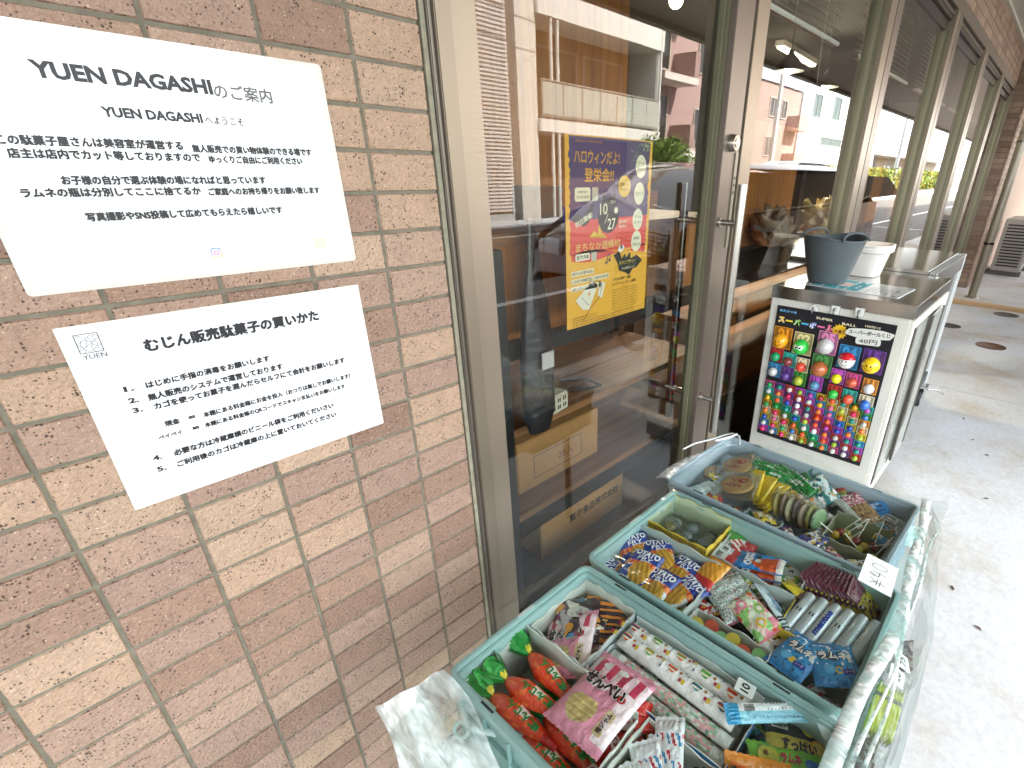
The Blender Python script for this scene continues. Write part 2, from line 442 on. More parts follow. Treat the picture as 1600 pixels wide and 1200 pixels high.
t = thing('pavement_roof', 'flat grey soffit roof projecting over the pavement', 'roof')
mb.build('soffit', paint('soffit_paint', 0.7, var=0.04, vscale=3), t)
mb = MB(); mb.box(-9, 40, -2.18, -2.105, 2.22, 2.46, hx('8b8478')); mb.build('edge_trim', ALU, t)
mb = MB(); mb.box(0.401, 7.0, -0.022, 0.0, 2.236, 2.2565, hx('d6d4cc')); mb.build('cornice', MATTE, t)
mb = MB(); mb.box(0.405, 11.9, 0.241, 7.6, 2.38, 2.415, hx('5a564e')); tag(mb.build('shop_ceiling', MATTE), kind='structure')
# ============================================================ THE SHOPFRONT
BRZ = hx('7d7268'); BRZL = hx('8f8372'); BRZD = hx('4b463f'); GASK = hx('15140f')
mb = MB(); mb.box(0.3975, 0.4045, -0.001, 0.06, 0, 1.985, hx('8b8774')); 
sealant = mb.build('sealant_joint', GROUT); tag(sealant, 'greenish weathered sealant strip between wall tiles and door frame', 'sealant')

head = thing('head_beam', 'dark bronze head rail running above every shop window', 'head rail')
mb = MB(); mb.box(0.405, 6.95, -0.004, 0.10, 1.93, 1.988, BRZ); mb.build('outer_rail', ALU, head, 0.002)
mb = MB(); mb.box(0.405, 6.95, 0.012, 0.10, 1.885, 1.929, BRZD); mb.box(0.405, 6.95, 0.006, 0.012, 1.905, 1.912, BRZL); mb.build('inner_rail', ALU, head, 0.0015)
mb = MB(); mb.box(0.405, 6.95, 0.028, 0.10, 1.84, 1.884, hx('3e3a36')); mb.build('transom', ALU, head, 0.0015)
sill = MB(); sill.box(1.33, 6.95, -0.01, 0.10, 0.001, 0.06, BRZD); tag(sill.build('window_sill_rail', ALU, bevel=.002), 'dark bronze rail along the floor under the shop windows', 'sill rail')

def pane(x0, x1, z0, z1, parent, y=0.036, name='glass'):
    m = MB(); m.quad((x0, y, z0), (x1, y, z0), (x1, y, z1), (x0, y, z1), (1, 1, 1)); return m.build(name, GLASS, parent)
# jamb
t = thing('door_jamb', 'bronze aluminium door jamb beside the tiled wall', 'door jamb')
mb = MB(); mb.box(0.4052, 0.4125, -0.006, 0.09, 0, 1.93, hx('6e675e')); mb.box(0.4127, 0.4395, -0.012, 0.09, 0, 1.93, hx('7f7466')); mb.build('jamb_profile', ALU, t, 0.0015)
# the glass door
door = thing('glass_door', 'full height bronze framed glass door holding the yellow poster', 'door')
mb = MB()
mb.box(0.4405, 0.486, -0.004, 0.05, 0.01, 1.925, hx('8a7e70'))
mb.box(1.232, 1.322, -0.004, 0.05, 0.01, 1.925, BRZ); mb.box(1.2245, 1.2318, 0.012, 0.05, 0.10, 1.87, hx('7c7a62'))
mb.box(0.4865, 1.2315, -0.002, 0.048, 0.01, 0.10, BRZ); mb.box(0.4865, 1.2315, -0.002, 0.048, 1.87, 1.925, BRZ)
mb.build('frame', ALU, door, 0.002)
mb = MB(); mb.box(1.219, 1.2243, 0.022, 0.046, 0.10, 1.87, hx('6d6b55')); mb.box(0.4862, 0.4905, 0.022, 0.046, 0.10, 1.87, GASK); mb.build('gasket', RUBBER, door)
pane(0.4908, 1.219, 0.10, 1.87, door)
def pull(y, yroot, parent):
    m = MB(); m.tube([(1.252, y, 0.41), (1.252, y, 1.125)], 0.0125, hx('a9a7a0'), 16); m.build('pull_handle', BRUSHED, parent)
    for z in (0.515, 1.03):
        q = MB(); q.tube([(1.252, yroot, z), (1.252, y, z)], 0.0085, hx('c9c7c0'), 12); q.tube([(1.252, yroot, z), (1.252, yroot + (y - yroot) * .12, z)], 0.013, hx('c9c7c0'), 14); q.build('handle_post', BRUSHED, parent)
pull(-0.062, -0.004, door); pull(0.108, 0.05, door)
lk = MB(); s0 = len(lk.v); lk.lathe([(0.021, 0), (0.019, 0.014), (0.0175, 0.017)], hx('aaa59b'), 28); lk.lathe([(0.0105, 0.0171), (0.0095, 0.0195)], hx('e4e2da'), 24); lk.box(-.0012, .0012, -.006, .006, .0196, .0202, BLACK)
lk.xform(Matrix.Translation((1.272, -0.004, 1.221)) @ Matrix.Rotation(R(90), 4, 'X')); lk.build('lock_cylinder', BRUSHED, door)
mb = MB(); mb.box(1.300, 1.316, -0.0075, -0.0045, 0.96, 1.20, hx('8d8778'))
for k in range(3): mb.box(1.304, 1.312, -0.009, -0.0076, 1.10 + k * .018, 1.106 + k * .018, BRZD)
mb.build('edge_plate', ALU, door, .0008)
mb = MB(); mb.box(1.3225, 1.331, 0.01, 0.08, 0, 1.93, GASK); mb.build('closing_gap_seal', RUBBER, door)

# fixed windows, one thing each
edges = [(1.332, 1.398), (2.392, 2.556), (3.55, 3.714), (4.70, 4.864), (5.83, 5.994), (6.93, 6.99)]
ords = ['widest shop window right beside the glass door', 'second shop window right of the glass door', 'third shop window right of the glass door', 'fourth shop window right of the glass door, narrow in view', 'last shop window before the tiled end pillar']
for i in range(5):
    a0, a1 = edges[i]; b0, b1 = edges[i + 1]
    w = thing('shop_window', ords[i], 'window', group='fixed windows of the shopfront')
    m = MB()
    la = a0 if i == 0 else (a0 + a1) / 2 + 0.004
    rb = b1 if i == 4 else (b0 + b1) / 2 - 0.004
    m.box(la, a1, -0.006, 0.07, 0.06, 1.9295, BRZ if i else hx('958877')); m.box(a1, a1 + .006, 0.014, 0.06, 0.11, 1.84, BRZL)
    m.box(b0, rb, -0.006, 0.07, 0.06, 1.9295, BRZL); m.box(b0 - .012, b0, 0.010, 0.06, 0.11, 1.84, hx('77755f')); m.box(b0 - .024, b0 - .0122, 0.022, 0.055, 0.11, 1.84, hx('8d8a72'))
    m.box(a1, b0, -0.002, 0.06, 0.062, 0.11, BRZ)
    m.build('frame', ALU, w, 0.0012)
    if i < 4:
        g = MB(); g.box(rb, rb + .008, 0.004, 0.07, 0.06, 1.929, GASK); g.build('gasket', RUBBER, w)
    pane(a1 + .006, b0 - .024, 0.11, 1.84, w)
# venetian blinds, pulled half up behind four windows
for i in range(5):
    x0, x1 = edges[i][1] + .04, edges[i + 1][0] - .05
    bl = thing('venetian_blind', ['raised venetian blind behind the widest window next to the door', 'raised venetian blind behind the second window', 'raised venetian blind behind the third window', 'raised venetian blind behind the fourth window', 'raised venetian blind behind the last window'][i], 'blind', group='venetian blinds behind the windows')
    m = MB(); z = 1.632
    while z < 1.90:
        m.grid(2, 5, lambda u, v, z=z: (x0 + (x1 - x0) * u, 0.142 + 0.025 * v, z + 0.004 * math.sin(v * 3.14) + (v - .5) * 0.011), hx('a9a596')); z += 0.021
    m.build('slats', paint('blind_slat', .45, var=.03), bl)
    m = MB(); m.box(x0, x1, 0.140, 0.166, 1.603, 1.618, hx('e6e3da')); m.build('bottom_rail', PLASTIC, bl, .003)
    for f in (.12, .5, .88):
        m = MB(); X = x0 + (x1 - x0) * f; m.tube([(X, 0.139, 1.60), (X, 0.139, 1.9)], .0012, hx('d8d5ca'), 5); m.build('ladder_cord', MATTE, bl)
    if i == 0:
        m = MB(); m.tube([(x0 + .12, 0.13, 1.9), (x0 + .12, 0.13, 1.3)], .003, hx('dddad0'), 6); m.build('tilt_wand', CLEAR, bl)
        m = MB(); m.tube([(x1 - .2, 0.13, 1.9), (x1 - .21, .13, 1.6), (x1 - .2, 0.128, 1.46)], .0012, hx('dddad0'), 5); m.build('pull_cord', MATTE, bl)

# ============================================================ INSIDE THE SHOP
STL = hx('0f1012')
def rack(name, label, x0, x1, y0, y1, ztop, bars, boards, posts=None, group=None):
    t = thing(name, label, 'shelf', (x0, y0, 0), group=group)
    w, d = x1 - x0, y1 - y0
    for px, py in (posts or [(0, 0), (w - .03, 0), (0, d - .03), (w - .03, d - .03)]):
        m = MB(); m.box(px, px + .03, py, py + .03, 0, ztop, STL); m.build('post', PLASTIC, t, .002)
        f = MB(); f.box(px - .02, px + .05, py - .012, py + .042, 0.0005, .006, STL); f.build('foot_plate', PLASTIC, t)
    for z in bars:
        for y in (0.002, d - .028):
            m = MB(); m.box(.0305, w - .0305, y, y + .026, z - .042, z, STL); m.build('rail', PLASTIC, t, .0015)
    for z, c, ya in boards:
        m = MB(); m.box(0.001, w - .001, ya, d - ya - .001, z, z + .022, hx('c8986a')); m.build('board', WOODH, t, .002)
    return t
rack('steel_shelf', 'black steel shelf with wooden boards inside behind the poster door', 0.60, 1.56, 0.15, 0.60, 1.0, [0.795, 0.29], [(0.53, 0, .04), (0.2905, 0, .012)], group='black steel shelves inside the shop')
m = MB(); m.box(0.60, 1.60, 0.185, 0.62, 1.001, 1.026, hx('d9c09a')); tag(m.build('service_ledge', WOODH, bevel=.002), 'pale wooden counter top on the shelf behind the poster', 'counter top')
m = MB(); m.box(0.602, 1.598, 0.20, 0.222, 0.80, 1.0, hx('a06a3a')); tag(m.build('wood_board', WOODV, bevel=.001), 'brown wood panel under the pale counter top behind the poster', 'panel')
m = MB(); m.box(0.80, 1.64, 0.63, 0.655, 0.03, 2.36, hx('b07a42')); tag(m.build('wood_partition', WOODV, bevel=.001), 'tall oak partition inside, behind the reflected balconies', 'partition')
m = MB(); m.box(0.745, 0.785, 0.60, 0.66, 0.0, 2.37, STL); tag(m.build('black_column', PLASTIC, bevel=.002), 'slim black steel column at the left end of the oak partition', 'column')
rack('steel_shelf', 'black steel shelf with a low board inside behind the widest window', 1.66, 3.3, 0.15, 0.62, 0.83, [0.80, 0.30], [(0.60, 0, .02), (0.3005, 0, .01)], group='black steel shelves inside the shop')
rack('steel_shelf', 'black steel shelf furthest inside, seen through the third window', 3.42, 5.2, 0.15, 0.62, 0.83, [0.80, 0.30], [(0.60, 0, .02), (0.3005, 0, .01)], group='black steel shelves inside the shop')
wood_specs = [(2.00, 2.84, .66, 'b9803f', 'orange oak panel on the shelf behind the widest window', 1.36), (3.72, 4.18, .66, 'a99c86', 'grey beige panel standing inside behind the second window', 1.42), (4.28, 4.62, .66, 'b9803f', 'narrow orange oak panel inside, right of the grey beige one', 1.40), (5.05, 5.9, .66, 'a06a3a', 'brown wood panel with a paper notice behind the fourth window', 1.38)]
for x0, x1, y, c, lb, zt in wood_specs:
    m = MB(); m.box(x0, x1, y - .24, y - .215, 0.832, zt, hx(c)); tag(m.build('upright_panel', WOODV if c != 'a99c86' else MATTE, bevel=.002), lb, 'panel')
for x, lb in ((2.88, 'black steel post right of the orange oak panel behind the widest window'), (4.21, 'black steel post between grey panel and narrow oak panel')):
    m = MB(); m.box(x, x + .05, .40, .45, 0.832, 1.62, STL); tag(m.build('shelf_post', PLASTIC, bevel=.002), lb, 'post')
# dark grey box, blue packet and clear case on the pale counter
m = MB(); m.box(-.045, .045, -.05, .05, 0, .088, hx('5b4f4a')); tag(m.build('tabletop_box', PLASTIC, bevel=.004, loc=(0.90, 0.33, 1.0262)), 'dark grey brown box standing on the pale counter behind the door', 'box')
m = MB(); m.grid(9, 9, lambda u, v: ((u - .5) * .05, (v - .5) * .012, v * .036 + .001), hx('3b3fc0')); m.box(-.022, .022, -.012, .012, 0, .03, hx('3a40b8')); tag(m.build('tissue_packet', PRINT, bevel=.003, loc=(0.965, 0.30, 1.0262)), 'small blue violet packet on the pale counter by the poster', 'packet')
# dark bag with a strap hanging from the shelf end
t = thing('hanging_bag', 'dark bag with a pale label hanging left behind the door glass', 'bag', (0.70, 0.135, 0.56))
m = MB(); m.lathe([(.034, 0), (.05, .05), (.052, .18), (.04, .30), (.02, .40), (.012, .5)], hx('1d1c22'), 20, sx=1, sy=.42); m.build('bag_body', PRINT, t)
m = MB(); m.box(-.012, .026, -.0295, -.0255, .17, .21, hx('c9c0bb')); m.build('label_patch', PAPER, t)
# power strip
t = thing('power_strip', 'cream multi socket power strip on the wooden shelf board', 'power strip', (0.80, 0.20, 0.5525), (0, 0, R(8)))
m = MB(); m.box(-.055, .055, -.02, .02, 0, .052, hx('cfc7ae')); m.build('strip_body', PLASTIC, t, .004)
for k in range(4):
    m = MB()
    for zz in (.012, .032):
        m.box(-.042 + k * .024, -.038 + k * .024, -.0212, -.0202, zz, zz + .011, BLACK); m.box(-.034 + k * .024, -.030 + k * .024, -.0212, -.0202, zz, zz + .011, BLACK)
    m.build('socket', INK, t)
m = MB(); m.tube([(.055, 0, .02), (.1, .01, .03), (.16, .0, .012), (.22, -.02, .01), (.24, .05, .01), (.18, .1, .01)], .004, hx('1a1a1a'), 8); m.build('cord', RUBBER, t)
def cardboard(name, label, x, y, z, w, d, h, marks, rot=0):
    t = thing(name, label, 'box', (x, y, z), (0, 0, rot), 'cardboard boxes inside the shop')
    m = MB(); m.box(0, w, 0, d, 0, h, hx('b5864f')); m.build('box_body', CARD, t, .003)
    m = MB(); m.box(w * .0, w, d / 2 - .022, d / 2 + .022, h + .0004, h + .0012, hx('c9a873')); m.build('tape', GLOSS, t)
    m = MB(); marks(m); m.build('printing', INK, t)
    return t
def mk1(m):
    pl = lambda a, b: (a, -0.0008, b)
    text(m, '菓子食品株式会社', .26, .09, w=.26, h=.032, col=hx('2b2015'), bold=.02, place=pl)
    text(m, '和洋菓子卸', .3, .14, h=.012, col=hx('6b3418'), place=pl)
def mk2(m):
    pl = lambda a, b: (a, -0.0008, b)
    for (x0, x1, z0, z1) in ((.06, .26, .195, .197), (.06, .26, .245, .247), (.06, .062, .195, .247), (.258, .26, .195, .247), (.11, .112, .195, .247)): shape(m, [(x0, z0), (x1, z0), (x1, z1), (x0, z1)], hx('2a2018'), place=pl)
    text(m, '菓子', .085, .221, h=.02, col=hx('2a2018'), place=pl); text(m, '20入', .19, .221, h=.024, col=hx('7a241c'), place=pl)
cardboard('cardboard_box', 'brown cardboard box lettered in black on the floor behind the door', 0.80, 0.262, -0.0035, 0.42, 0.26, 0.20, mk1)
cardboard('cardboard_box', 'brown cardboard box with a printed frame on the lower shelf board', 0.70, 0.235, 0.313, 0.34, 0.26, 0.16, lambda m: mk2(m) if False else [shape(m, p, hx('2a2018'), place=lambda a, b: (a, -0.0008, b)) for p in ([(.06, .03), (.26, .03), (.26, .032), (.06, .032)], [(.06, .1), (.26, .1), (.26, .102), (.06, .102)], [(.06, .03), (.062, .03), (.062, .1), (.06, .1)], [(.258, .03), (.26, .03), (.26, .1), (.258, .1)])] and text(m, '20入', .19, .066, h=.03, col=hx('7a241c'), place=lambda a, b: (a, -0.0008, b)))
# crumpled clear bags on the shelves behind the widest window
def crumple(name, label, x, y, z, sx, sy, sz, col, mat, seed, cat='bag', group=None):
    m = MB()
    def f(u, v):
        a = 2 * math.pi * u; p = math.pi * v
        d = Vector((math.cos(a) * math.sin(p), math.sin(a) * math.sin(p), -math.cos(p)))
        n = noise.fractal(d * 2.3 + Vector((seed, 0, 0)), 0.6, 2.0, 4)
        k = 1 + .45 * n
        return (d.x * sx * k, d.y * sy * k, max(0, (d.z * .5 + .5) * sz * (1 + .4 * n)))
    m.grid(36, 22, f, lambda u, v: tuple(q * (.8 + .4 * random.Random(int(u * 36) * 31 + int(v * 22) + seed).random()) for q in col), True, True)
    return tag(m.build(name, mat, loc=(x, y, z)), label, cat, group)
crumple('plastic_bag', 'crumpled clear bag of wrapped snacks left on the inside shelf', 2.42, 0.33, 0.832, .12, .09, .15, hx('a98f74'), PRINT, 3, group='snack bags on the inside shelf')
crumple('plastic_bag', 'crumpled gold and clear snack bag peeking up behind the grey tub', 2.98, 0.28, 0.832, .16, .10, .17, hx('b39a55'), PRINT, 8, group='snack bags on the inside shelf')
crumple('plastic_bag', 'dark crumpled bag low on the inside shelf, right of the clear one', 2.66, 0.42, 0.832, .10, .08, .10, hx('3a3230'), PRINT, 12, group='snack bags on the inside shelf')
m = MB(); m.box(-.16, .16, -.1, .1, 0, .004, hx('e6e8ea')); tag(m.build('paper_sheets', PAPER, loc=(2.62, .27, .832), rot=(0, 0, R(10))), 'white paper sheets lying on the inside shelf behind the grey tub', 'paper')
m = MB()
for k in range(3):
    pts = [(0.0 + .03 * math.sin(i * .9 + k), .012 * math.cos(i * 1.3 + k), -i * .028) for i in range(10)]
    m.tube(pts, .0028, hx('d8d5cc'), 6)
m.tube([(0.03 * math.cos(a), 0, -.16 + .06 * math.sin(a)) for a in [i * .52 for i in range(13)]], .0028, hx('d8d5cc'), 6)
tag(m.build('cable_coil', PLASTIC, loc=(2.13, .135, .60)), 'coiled white cable hanging from the shelf beside the fridge', 'cable')
# lit pendants and the strip light
def lamp_mat():
    def b(nt, N, L, P):
        P.inputs['Emission Color'].default_value = (1.0, .82, .55, 1); P.inputs['Emission Strength'].default_value = 2.2
    return material('lit_bulb', b)
LIT = lamp_mat()
for i, (x, y, z) in enumerate(((3.21, 1.5, 2.10), (5.06, 1.5, 1.98), (6.3, 1.6, 2.0))):
    t = thing('pendant_lamp', ['lit pendant lamp at the very top of the glass door', 'lit pendant lamp with a dark shade behind the widest window', 'lit pendant lamp with dark shade further right behind the blinds'][i], 'lamp', (x, y, z), group='pendant lamps inside the shop')
    m = MB(); m.lathe([(.13, 0), (.12, .03), (.07, .09), (.025, .13), (.02, .16)] if i else [(.035, .0), (.03, .05), (.02, .07)], hx('2a2c2c'), 24, cap=False); m.build('lamp_shade', PLASTIC, t)
    m = MB(); m.ball((0, 0, .02), .045, (1, 1, 1)); m.build('bulb', LIT, t)
    m = MB(); m.tube([(0, 0, .15), (0, 0, 2.38 - z)], .004, BLACK, 6); m.build('cord', RUBBER, t)
    l = bpy.data.lights.new('pendant_light', 'POINT'); l.energy = 5; l.color = (1, .83, .6); l.shadow_soft_size = .08
    lo = bpy.data.objects.new('pendant_light', l); COL.objects.link(lo); lo.location = (x, y, z - .08)
t = thing('strip_light', 'lit strip lamp on the shop ceiling', 'lamp', (6.4, 2.0, 2.33), (0, 0, R(4)))
m = MB(); m.box(-.6, .6, -.05, .05, 0, .05, hx('e0ded6')); m.build('housing', PLASTIC, t, .004)
m = MB(); m.box(-.58, .58, -.03, .03, -.02, -.001, (1, 1, 1)); m.build('tube', LIT, t, .004)
for i, (x, y) in enumerate(((1.4, 1.0), (3.0, 1.1), (1.8, 3.2))):
    t = thing('downlight', ['ceiling downlight just inside the glass door', 'ceiling downlight inside the widest window', 'ceiling downlight deep inside the shop'][i], 'lamp', (x, y, 2.36), group='ceiling downlights in the shop')
    m = MB(); m.lathe([(.07, 0), (.07, .018)], hx('e0ded6'), 24, cap=True); m.build('trim_ring', PLASTIC, t)
    m = MB(); m.lathe([(.05, -.004), (.05, -.001)], (1, 1, 1), 20); m.build('bulb', LIT, t)
    l = bpy.data.lights.new('downlight_light', 'SPOT'); l.energy = 24; l.color = (1, .84, .62); l.spot_size = R(130); l.spot_blend = .8; l.shadow_soft_size = .06
    lo = bpy.data.objects.new('downlight_light', l); COL.objects.link(lo); lo.location = (x, y, 2.34)
m = MB(); m.box(2.2, 5.6, 3.2, 3.8, -.003, .95, hx('cbb592')); tag(m.build('salon_counter', WOODH), 'long pale counter deep inside the shop', 'counter')
for i in range(3):
    t = thing('styling_mirror', ['nearest tall framed mirror on the back wall', 'middle tall framed mirror on the back wall', 'farthest tall framed mirror on the back wall'][i], 'mirror', (2.2 + i * 2.1, 7.56, .7), group='mirrors on the back wall')
    m = MB(); m.box(-.4, .4, -.02, .02, 0, 1.4, hx('3a2f26')); m.build('frame', PLASTIC, t)
    m = MB(); m.box(-.36, .36, -.024, -.021, .04, 1.36, (.9, .9, .9)); m.build('mirror_glass', paint('mirror', .03, metal=1, var=0), t)

# ============================================================ ACROSS THE STREET (seen mirrored in the glass)
def windows(t, specs, y, fc, gc, sign=1, dep=.06):
    for (x0, x1, z0, z1) in specs:
        f = MB(); f.box(x0 - .05, x1 + .05, y - .04, y + dep, z0 - .05, z0, fc); f.box(x0 - .05, x1 + .05, y - .04, y + dep, z1, z1 + .05, fc); f.box(x0 - .05, x0, y - .04, y + dep, z0, z1, fc); f.box(x1, x1 + .05, y - .04, y + dep, z0, z1, fc); f.box((x0 + x1) / 2 - .02, (x0 + x1) / 2 + .02, y - .02, y + dep * .8, z0, z1, fc)
        fo = f.build('window', MATTE, t)
        g = MB(); g.box(x0, x1, y - .03, y + .01, z0, z1, gc); g.build('pane', GLOSS, fo)
WH = hx('ece9e2'); GL = hx('6f858f')
# balcony house
t = thing('balcony_house', 'pale house with white balconies mirrored in the glass door', 'building')
Y = -11.0
m = MB(); m.box(10.4, 16.8, -17, Y - 1.2, -.16, 11, hx('8a6a4e')); m.build('recessed_wall', MATTE, t)
m = MB(); m.box(10.3, 11.0, Y - 1.19, Y, -.16, 11, hx('e8e2d8')); m.box(16.5, 16.8, Y - 1.19, Y - .0, -.16, 11, WH); m.build('pier', MATTE, t)
for z0, z1 in ((2.14, 2.45), (4.8, 5.5), (7.6, 8.3)):
    b_ = thing('balcony', None, None); b_.parent = t
    m = MB(); m.box(11.0, 16.75, Y - 1.18, Y + .12, z0, z1, hx('f2efe8'))
    m.build('slab_front', MATTE, b_)
    m = MB(); m.tube([(11.05, Y + .1, z1 + .92), (16.7, Y + .1, z1 + .92)], .03, hx('b9b2a4'), 8)
    for k in range(8): m.box(11.1 + k * .8 - .02, 11.1 + k * .8 + .02, Y + .08, Y + .12, z1, z1 + .92, hx('c9c2b4'))
    m.box(11.05, 16.7, Y + .06, Y + .14, z1 + .06, z1 + .10, hx('c9c2b4')); m.build('railing', ALU, b_)
    m = MB(); m.box(11.1, 16.65, Y + .09, Y + .11, z1 + .12, z1 + .88, hx('c4c6ba')); m.build('frosted_panel', PLASTIC, b_)
m = MB()
for x in (11.5, 11.75): m.tube([(x, Y + .05, -.16), (x, Y + .05, 10.5)], .05, WH, 8)
m.tube([(16.6, Y + .1, -.16), (16.6, Y + .1, 10)], .05, WH, 8); m.build('downpipe', MATTE, t)
windows(t, [(12, 13.8, 2.5, 4.4), (14.2, 16, 2.5, 4.4), (12, 13.8, 5.4, 7.2), (14.2, 16, 5.4, 7.2)], Y - 1.2, hx('c9c2b4'), hx('5d5346'))
m = MB(); m.box(11.2, 16.4, Y - 1.19, Y - 1.1, -.15, 2.0, hx('6a4a34')); m.build('entrance_wall', MATTE, t)
# louvred block left
t = thing('louvred_block', 'white block faced with fine horizontal louvres at the left edge of the glass', 'building')
m = MB(); m.box(6.0, 10.0, -17, -11.0, -.16, 12, hx('c5c8c8')); m.build('wall', MATTE, t)
m = MB()
for k in range(110): m.box(7.6, 9.95, -11.0, -10.93, .1 + k * .09, .15 + k * .09, hx('d9dbdb'))
m.build('louvres', MATTE, t)
# pink flats with balconies
t = thing('pink_flats', 'pinkish tiled block of flats right of the balcony house reflection', 'building')
m = MB(); m.box(19.0, 26.0, -22, -14.0, -.16, 12, hx('b79a94')); m.build('wall', paint('pink_render', .8, var=.12, vscale=30), t)
for z in (1.9, 4.6, 7.3):
    m = MB(); m.box(19.8, 22.4, -14, -12.9, z, z + .25, hx('e0d6cc')); m.box(22.0, 22.4, -14, -12.9, z + .25, z + 1.2, hx('a58880')); m.build('balcony', MATTE, t)
windows(t, [(20, 21.6, 2.4, 4.2), (20, 21.6, 5.2, 7.0), (20, 21.6, 7.9, 9.6), (24, 25.2, 2.6, 3.9), (24, 25.2, 5.4, 6.7)], -14, hx('c9c2b4'), hx('3c3a38'))
t = thing('far_pink_flats', 'distant pink flats with a blue glass top mirrored beside the window frame', 'building')
m = MB(); m.box(33.5, 40.5, -24, -15.5, -.16, 6.4, hx('b79a90')); m.build('wall', MATTE, t)
m = MB(); m.box(33.5, 40.5, -24, -15.4, 6.41, 8.6, hx('b9c8d4')); m.build('glazed_top', GLOSS, t)
for z in (1.6, 3.9):
    m = MB(); m.box(38.6, 40.4, -15.5, -14.6, z, z + .9, hx('c9a99c')); m.build('balcony', MATTE, t)
windows(t, [(35.5, 36.6, 2.3, 3.4), (35.5, 36.6, 4.6, 5.6), (37.4, 38.2, 4.6, 5.6)], -15.5, hx('d9cfc4'), hx('5b5350'))
t = thing('white_office', 'big plain white block with small windows mirrored in the widest window', 'building')
m = MB(); m.box(41.2, 62, -26, -15.6, -.16, 7.9, hx('eef0ef')); m.box(41.6, 61, -25, -15.7, 7.9, 8.1, hx('d0d4d4')); m.build('wall', MATTE, t)
windows(t, [(43.4, 44.8, 5.2, 6.6), (47.6, 49.3, 5.3, 6.8), (53.5, 55.2, 5.4, 7.0), (46.0, 51.0, 3.4, 3.9), (52.2, 54.3, 3.4, 4.1), (58.5, 60, 5.4, 7)], -15.6, hx('aab2b2'), hx('5b6a66'))
t = thing('low_warehouse', 'low warehouse with a long white canopy mirrored in the far windows', 'building')
m = MB(); m.box(64, 110, -30, -18, -.16, 3.6, hx('bdb2a6')); m.build('wall', MATTE, t)
m = MB(); m.box(62.5, 110, -18, -15.5, 3.2, 4.0, hx('f1f1ee')); m.build('canopy', MATTE, t)
windows(t, [(68, 72, .8, 2.4), (76, 80, .8, 2.4), (84, 88, .8, 2.4)], -18, hx('8a8a86'), hx('46484a'))
m = MB(); m.tube([(31.2, -13.0, -.15), (31.2, -13.0, 9.5)], [.15, .11], hx('e8e6e0'), 12); m.tube([(31.2, -13, 8.2), (31.2, -11.6, 8.5)], .04, hx('c9c7c0'), 8)
tag(m.build('utility_pole', MATTE), 'tall white pole mirrored next to the far pink flats', 'pole')
m = MB(); m.tube([(59.0, -12.6, -.15), (59.0, -12.6, 10)], [.17, .13], hx('8c8f90'), 12)
tag(m.build('utility_pole', MATTE), 'grey utility pole mirrored in the second window', 'pole')
# overhead wires
for i, (y0, z0) in enumerate(((-9.2, 6.6), (-9.25, 5.9))):
    m = MB(); m.tube([(-30 + k * 6, y0, z0 - .5 * math.sin(math.pi * ((k % 6) / 6))) for k in range(22)], .012, hx('141414'), 5)
    tag(m.build('overhead_wire', RUBBER), ['upper black overhead wire mirrored across the balconies', 'lower black overhead wire mirrored across the balconies'][i], 'wire', 'wires over the street')
# sign board of the clinic-like shop
t = thing('street_sign', 'small white street sign board mirrored above the green shrub', 'sign', (17.2, -10.6, 0))
m = MB(); m.box(0, 1.5, -.05, .05, 1.32, 1.62 + .28, WH); m.build('board', PAPER, t)
m = MB(); m.tube([(.1, 0, -.05), (.1, 0, 1.9)], .04, WH, 8); m.build('post', MATTE, t)
m = MB(); text(m, 'TEL 4280', -.78, 1.62, h=.16, col=hx('2a2a2a'), place=lambda a, b: (-a, .052, b)); m.build('lettering', INK, t)

# foliage: many small leaves through the crown
LEAF = paint('leaf', .5, var=.25, vscale=3, spec=.4)
def leaves(m, n, fn, size, cols, rnd):
    for _ in range(n):
        p = Vector(fn()); d = Vector((rnd.uniform(-1, 1), rnd.uniform(-1, 1), rnd.uniform(-.3, 1))).normalized(); e = d.orthogonal().normalized(); e.rotate(Matrix.Rotation(rnd.uniform(0, 6.28), 3, d)); w = d.cross(e)
        s_ = size * rnd.uniform(.6, 1.3)
        m.add([p - e * s_, p - w * s_ * .45, p + e * s_, p + w * s_ * .45], [(0, 1, 2, 3)], rnd.choice(cols))
rl = random.Random(21)
GREENS = [hx(c) for c in ('5f7f2c', '7c9a3a', '48681f', '93a84a', '3c5a1e')]
t = thing('street_tree', 'round green street tree mirrored in the door glass below the sign', 'tree', (15.5, -9.3, -.03))
m = MB(); m.tube([(0, 0, 0), (.04, .02, .6), (-.03, 0, 1.1), (.02, .03, 1.6)], [.09, .07, .055, .03], hx('4a3a2a'), 9)
for a in range(5): m.tube([(0, 0, .9), (.35 * math.cos(a * 1.26), .35 * math.sin(a * 1.26), 1.4)], [.03, .012], hx('4a3a2a'), 6)
m.build('trunk', paint('bark', .9, var=.2, bump=.4, bscale=40), t)
m = MB(); cl = [(rl.uniform(-.75, .75), rl.uniform(-.6, .6), rl.uniform(.55, 1.75), rl.uniform(.22, .42)) for _ in range(16)]
def fn():
    c = rl.choice(cl); d = Vector((rl.gauss(0, 1), rl.gauss(0, 1), rl.gauss(0, 1))).normalized() * c[3] * rl.uniform(.6, 1.05); return (c[0] + d.x, c[1] + d.y, c[2] + d.z)
leaves(m, 5200, fn, .05, GREENS, rl); m.build('crown', LEAF, t); t.scale = (1.25, 1.2, 1.1)
m = MB(); leaves(m, 15000, lambda: (rl.uniform(36, 92), -12.8 + rl.gauss(0, .28), rl.uniform(.0, 1.72) + .14 * math.sin(rl.uniform(0, 6))), .13, [hx(c) for c in ('5f7f2c', '8f9a35', 'b09a2c', '3c5a1e', '6d5a1c')], rl)
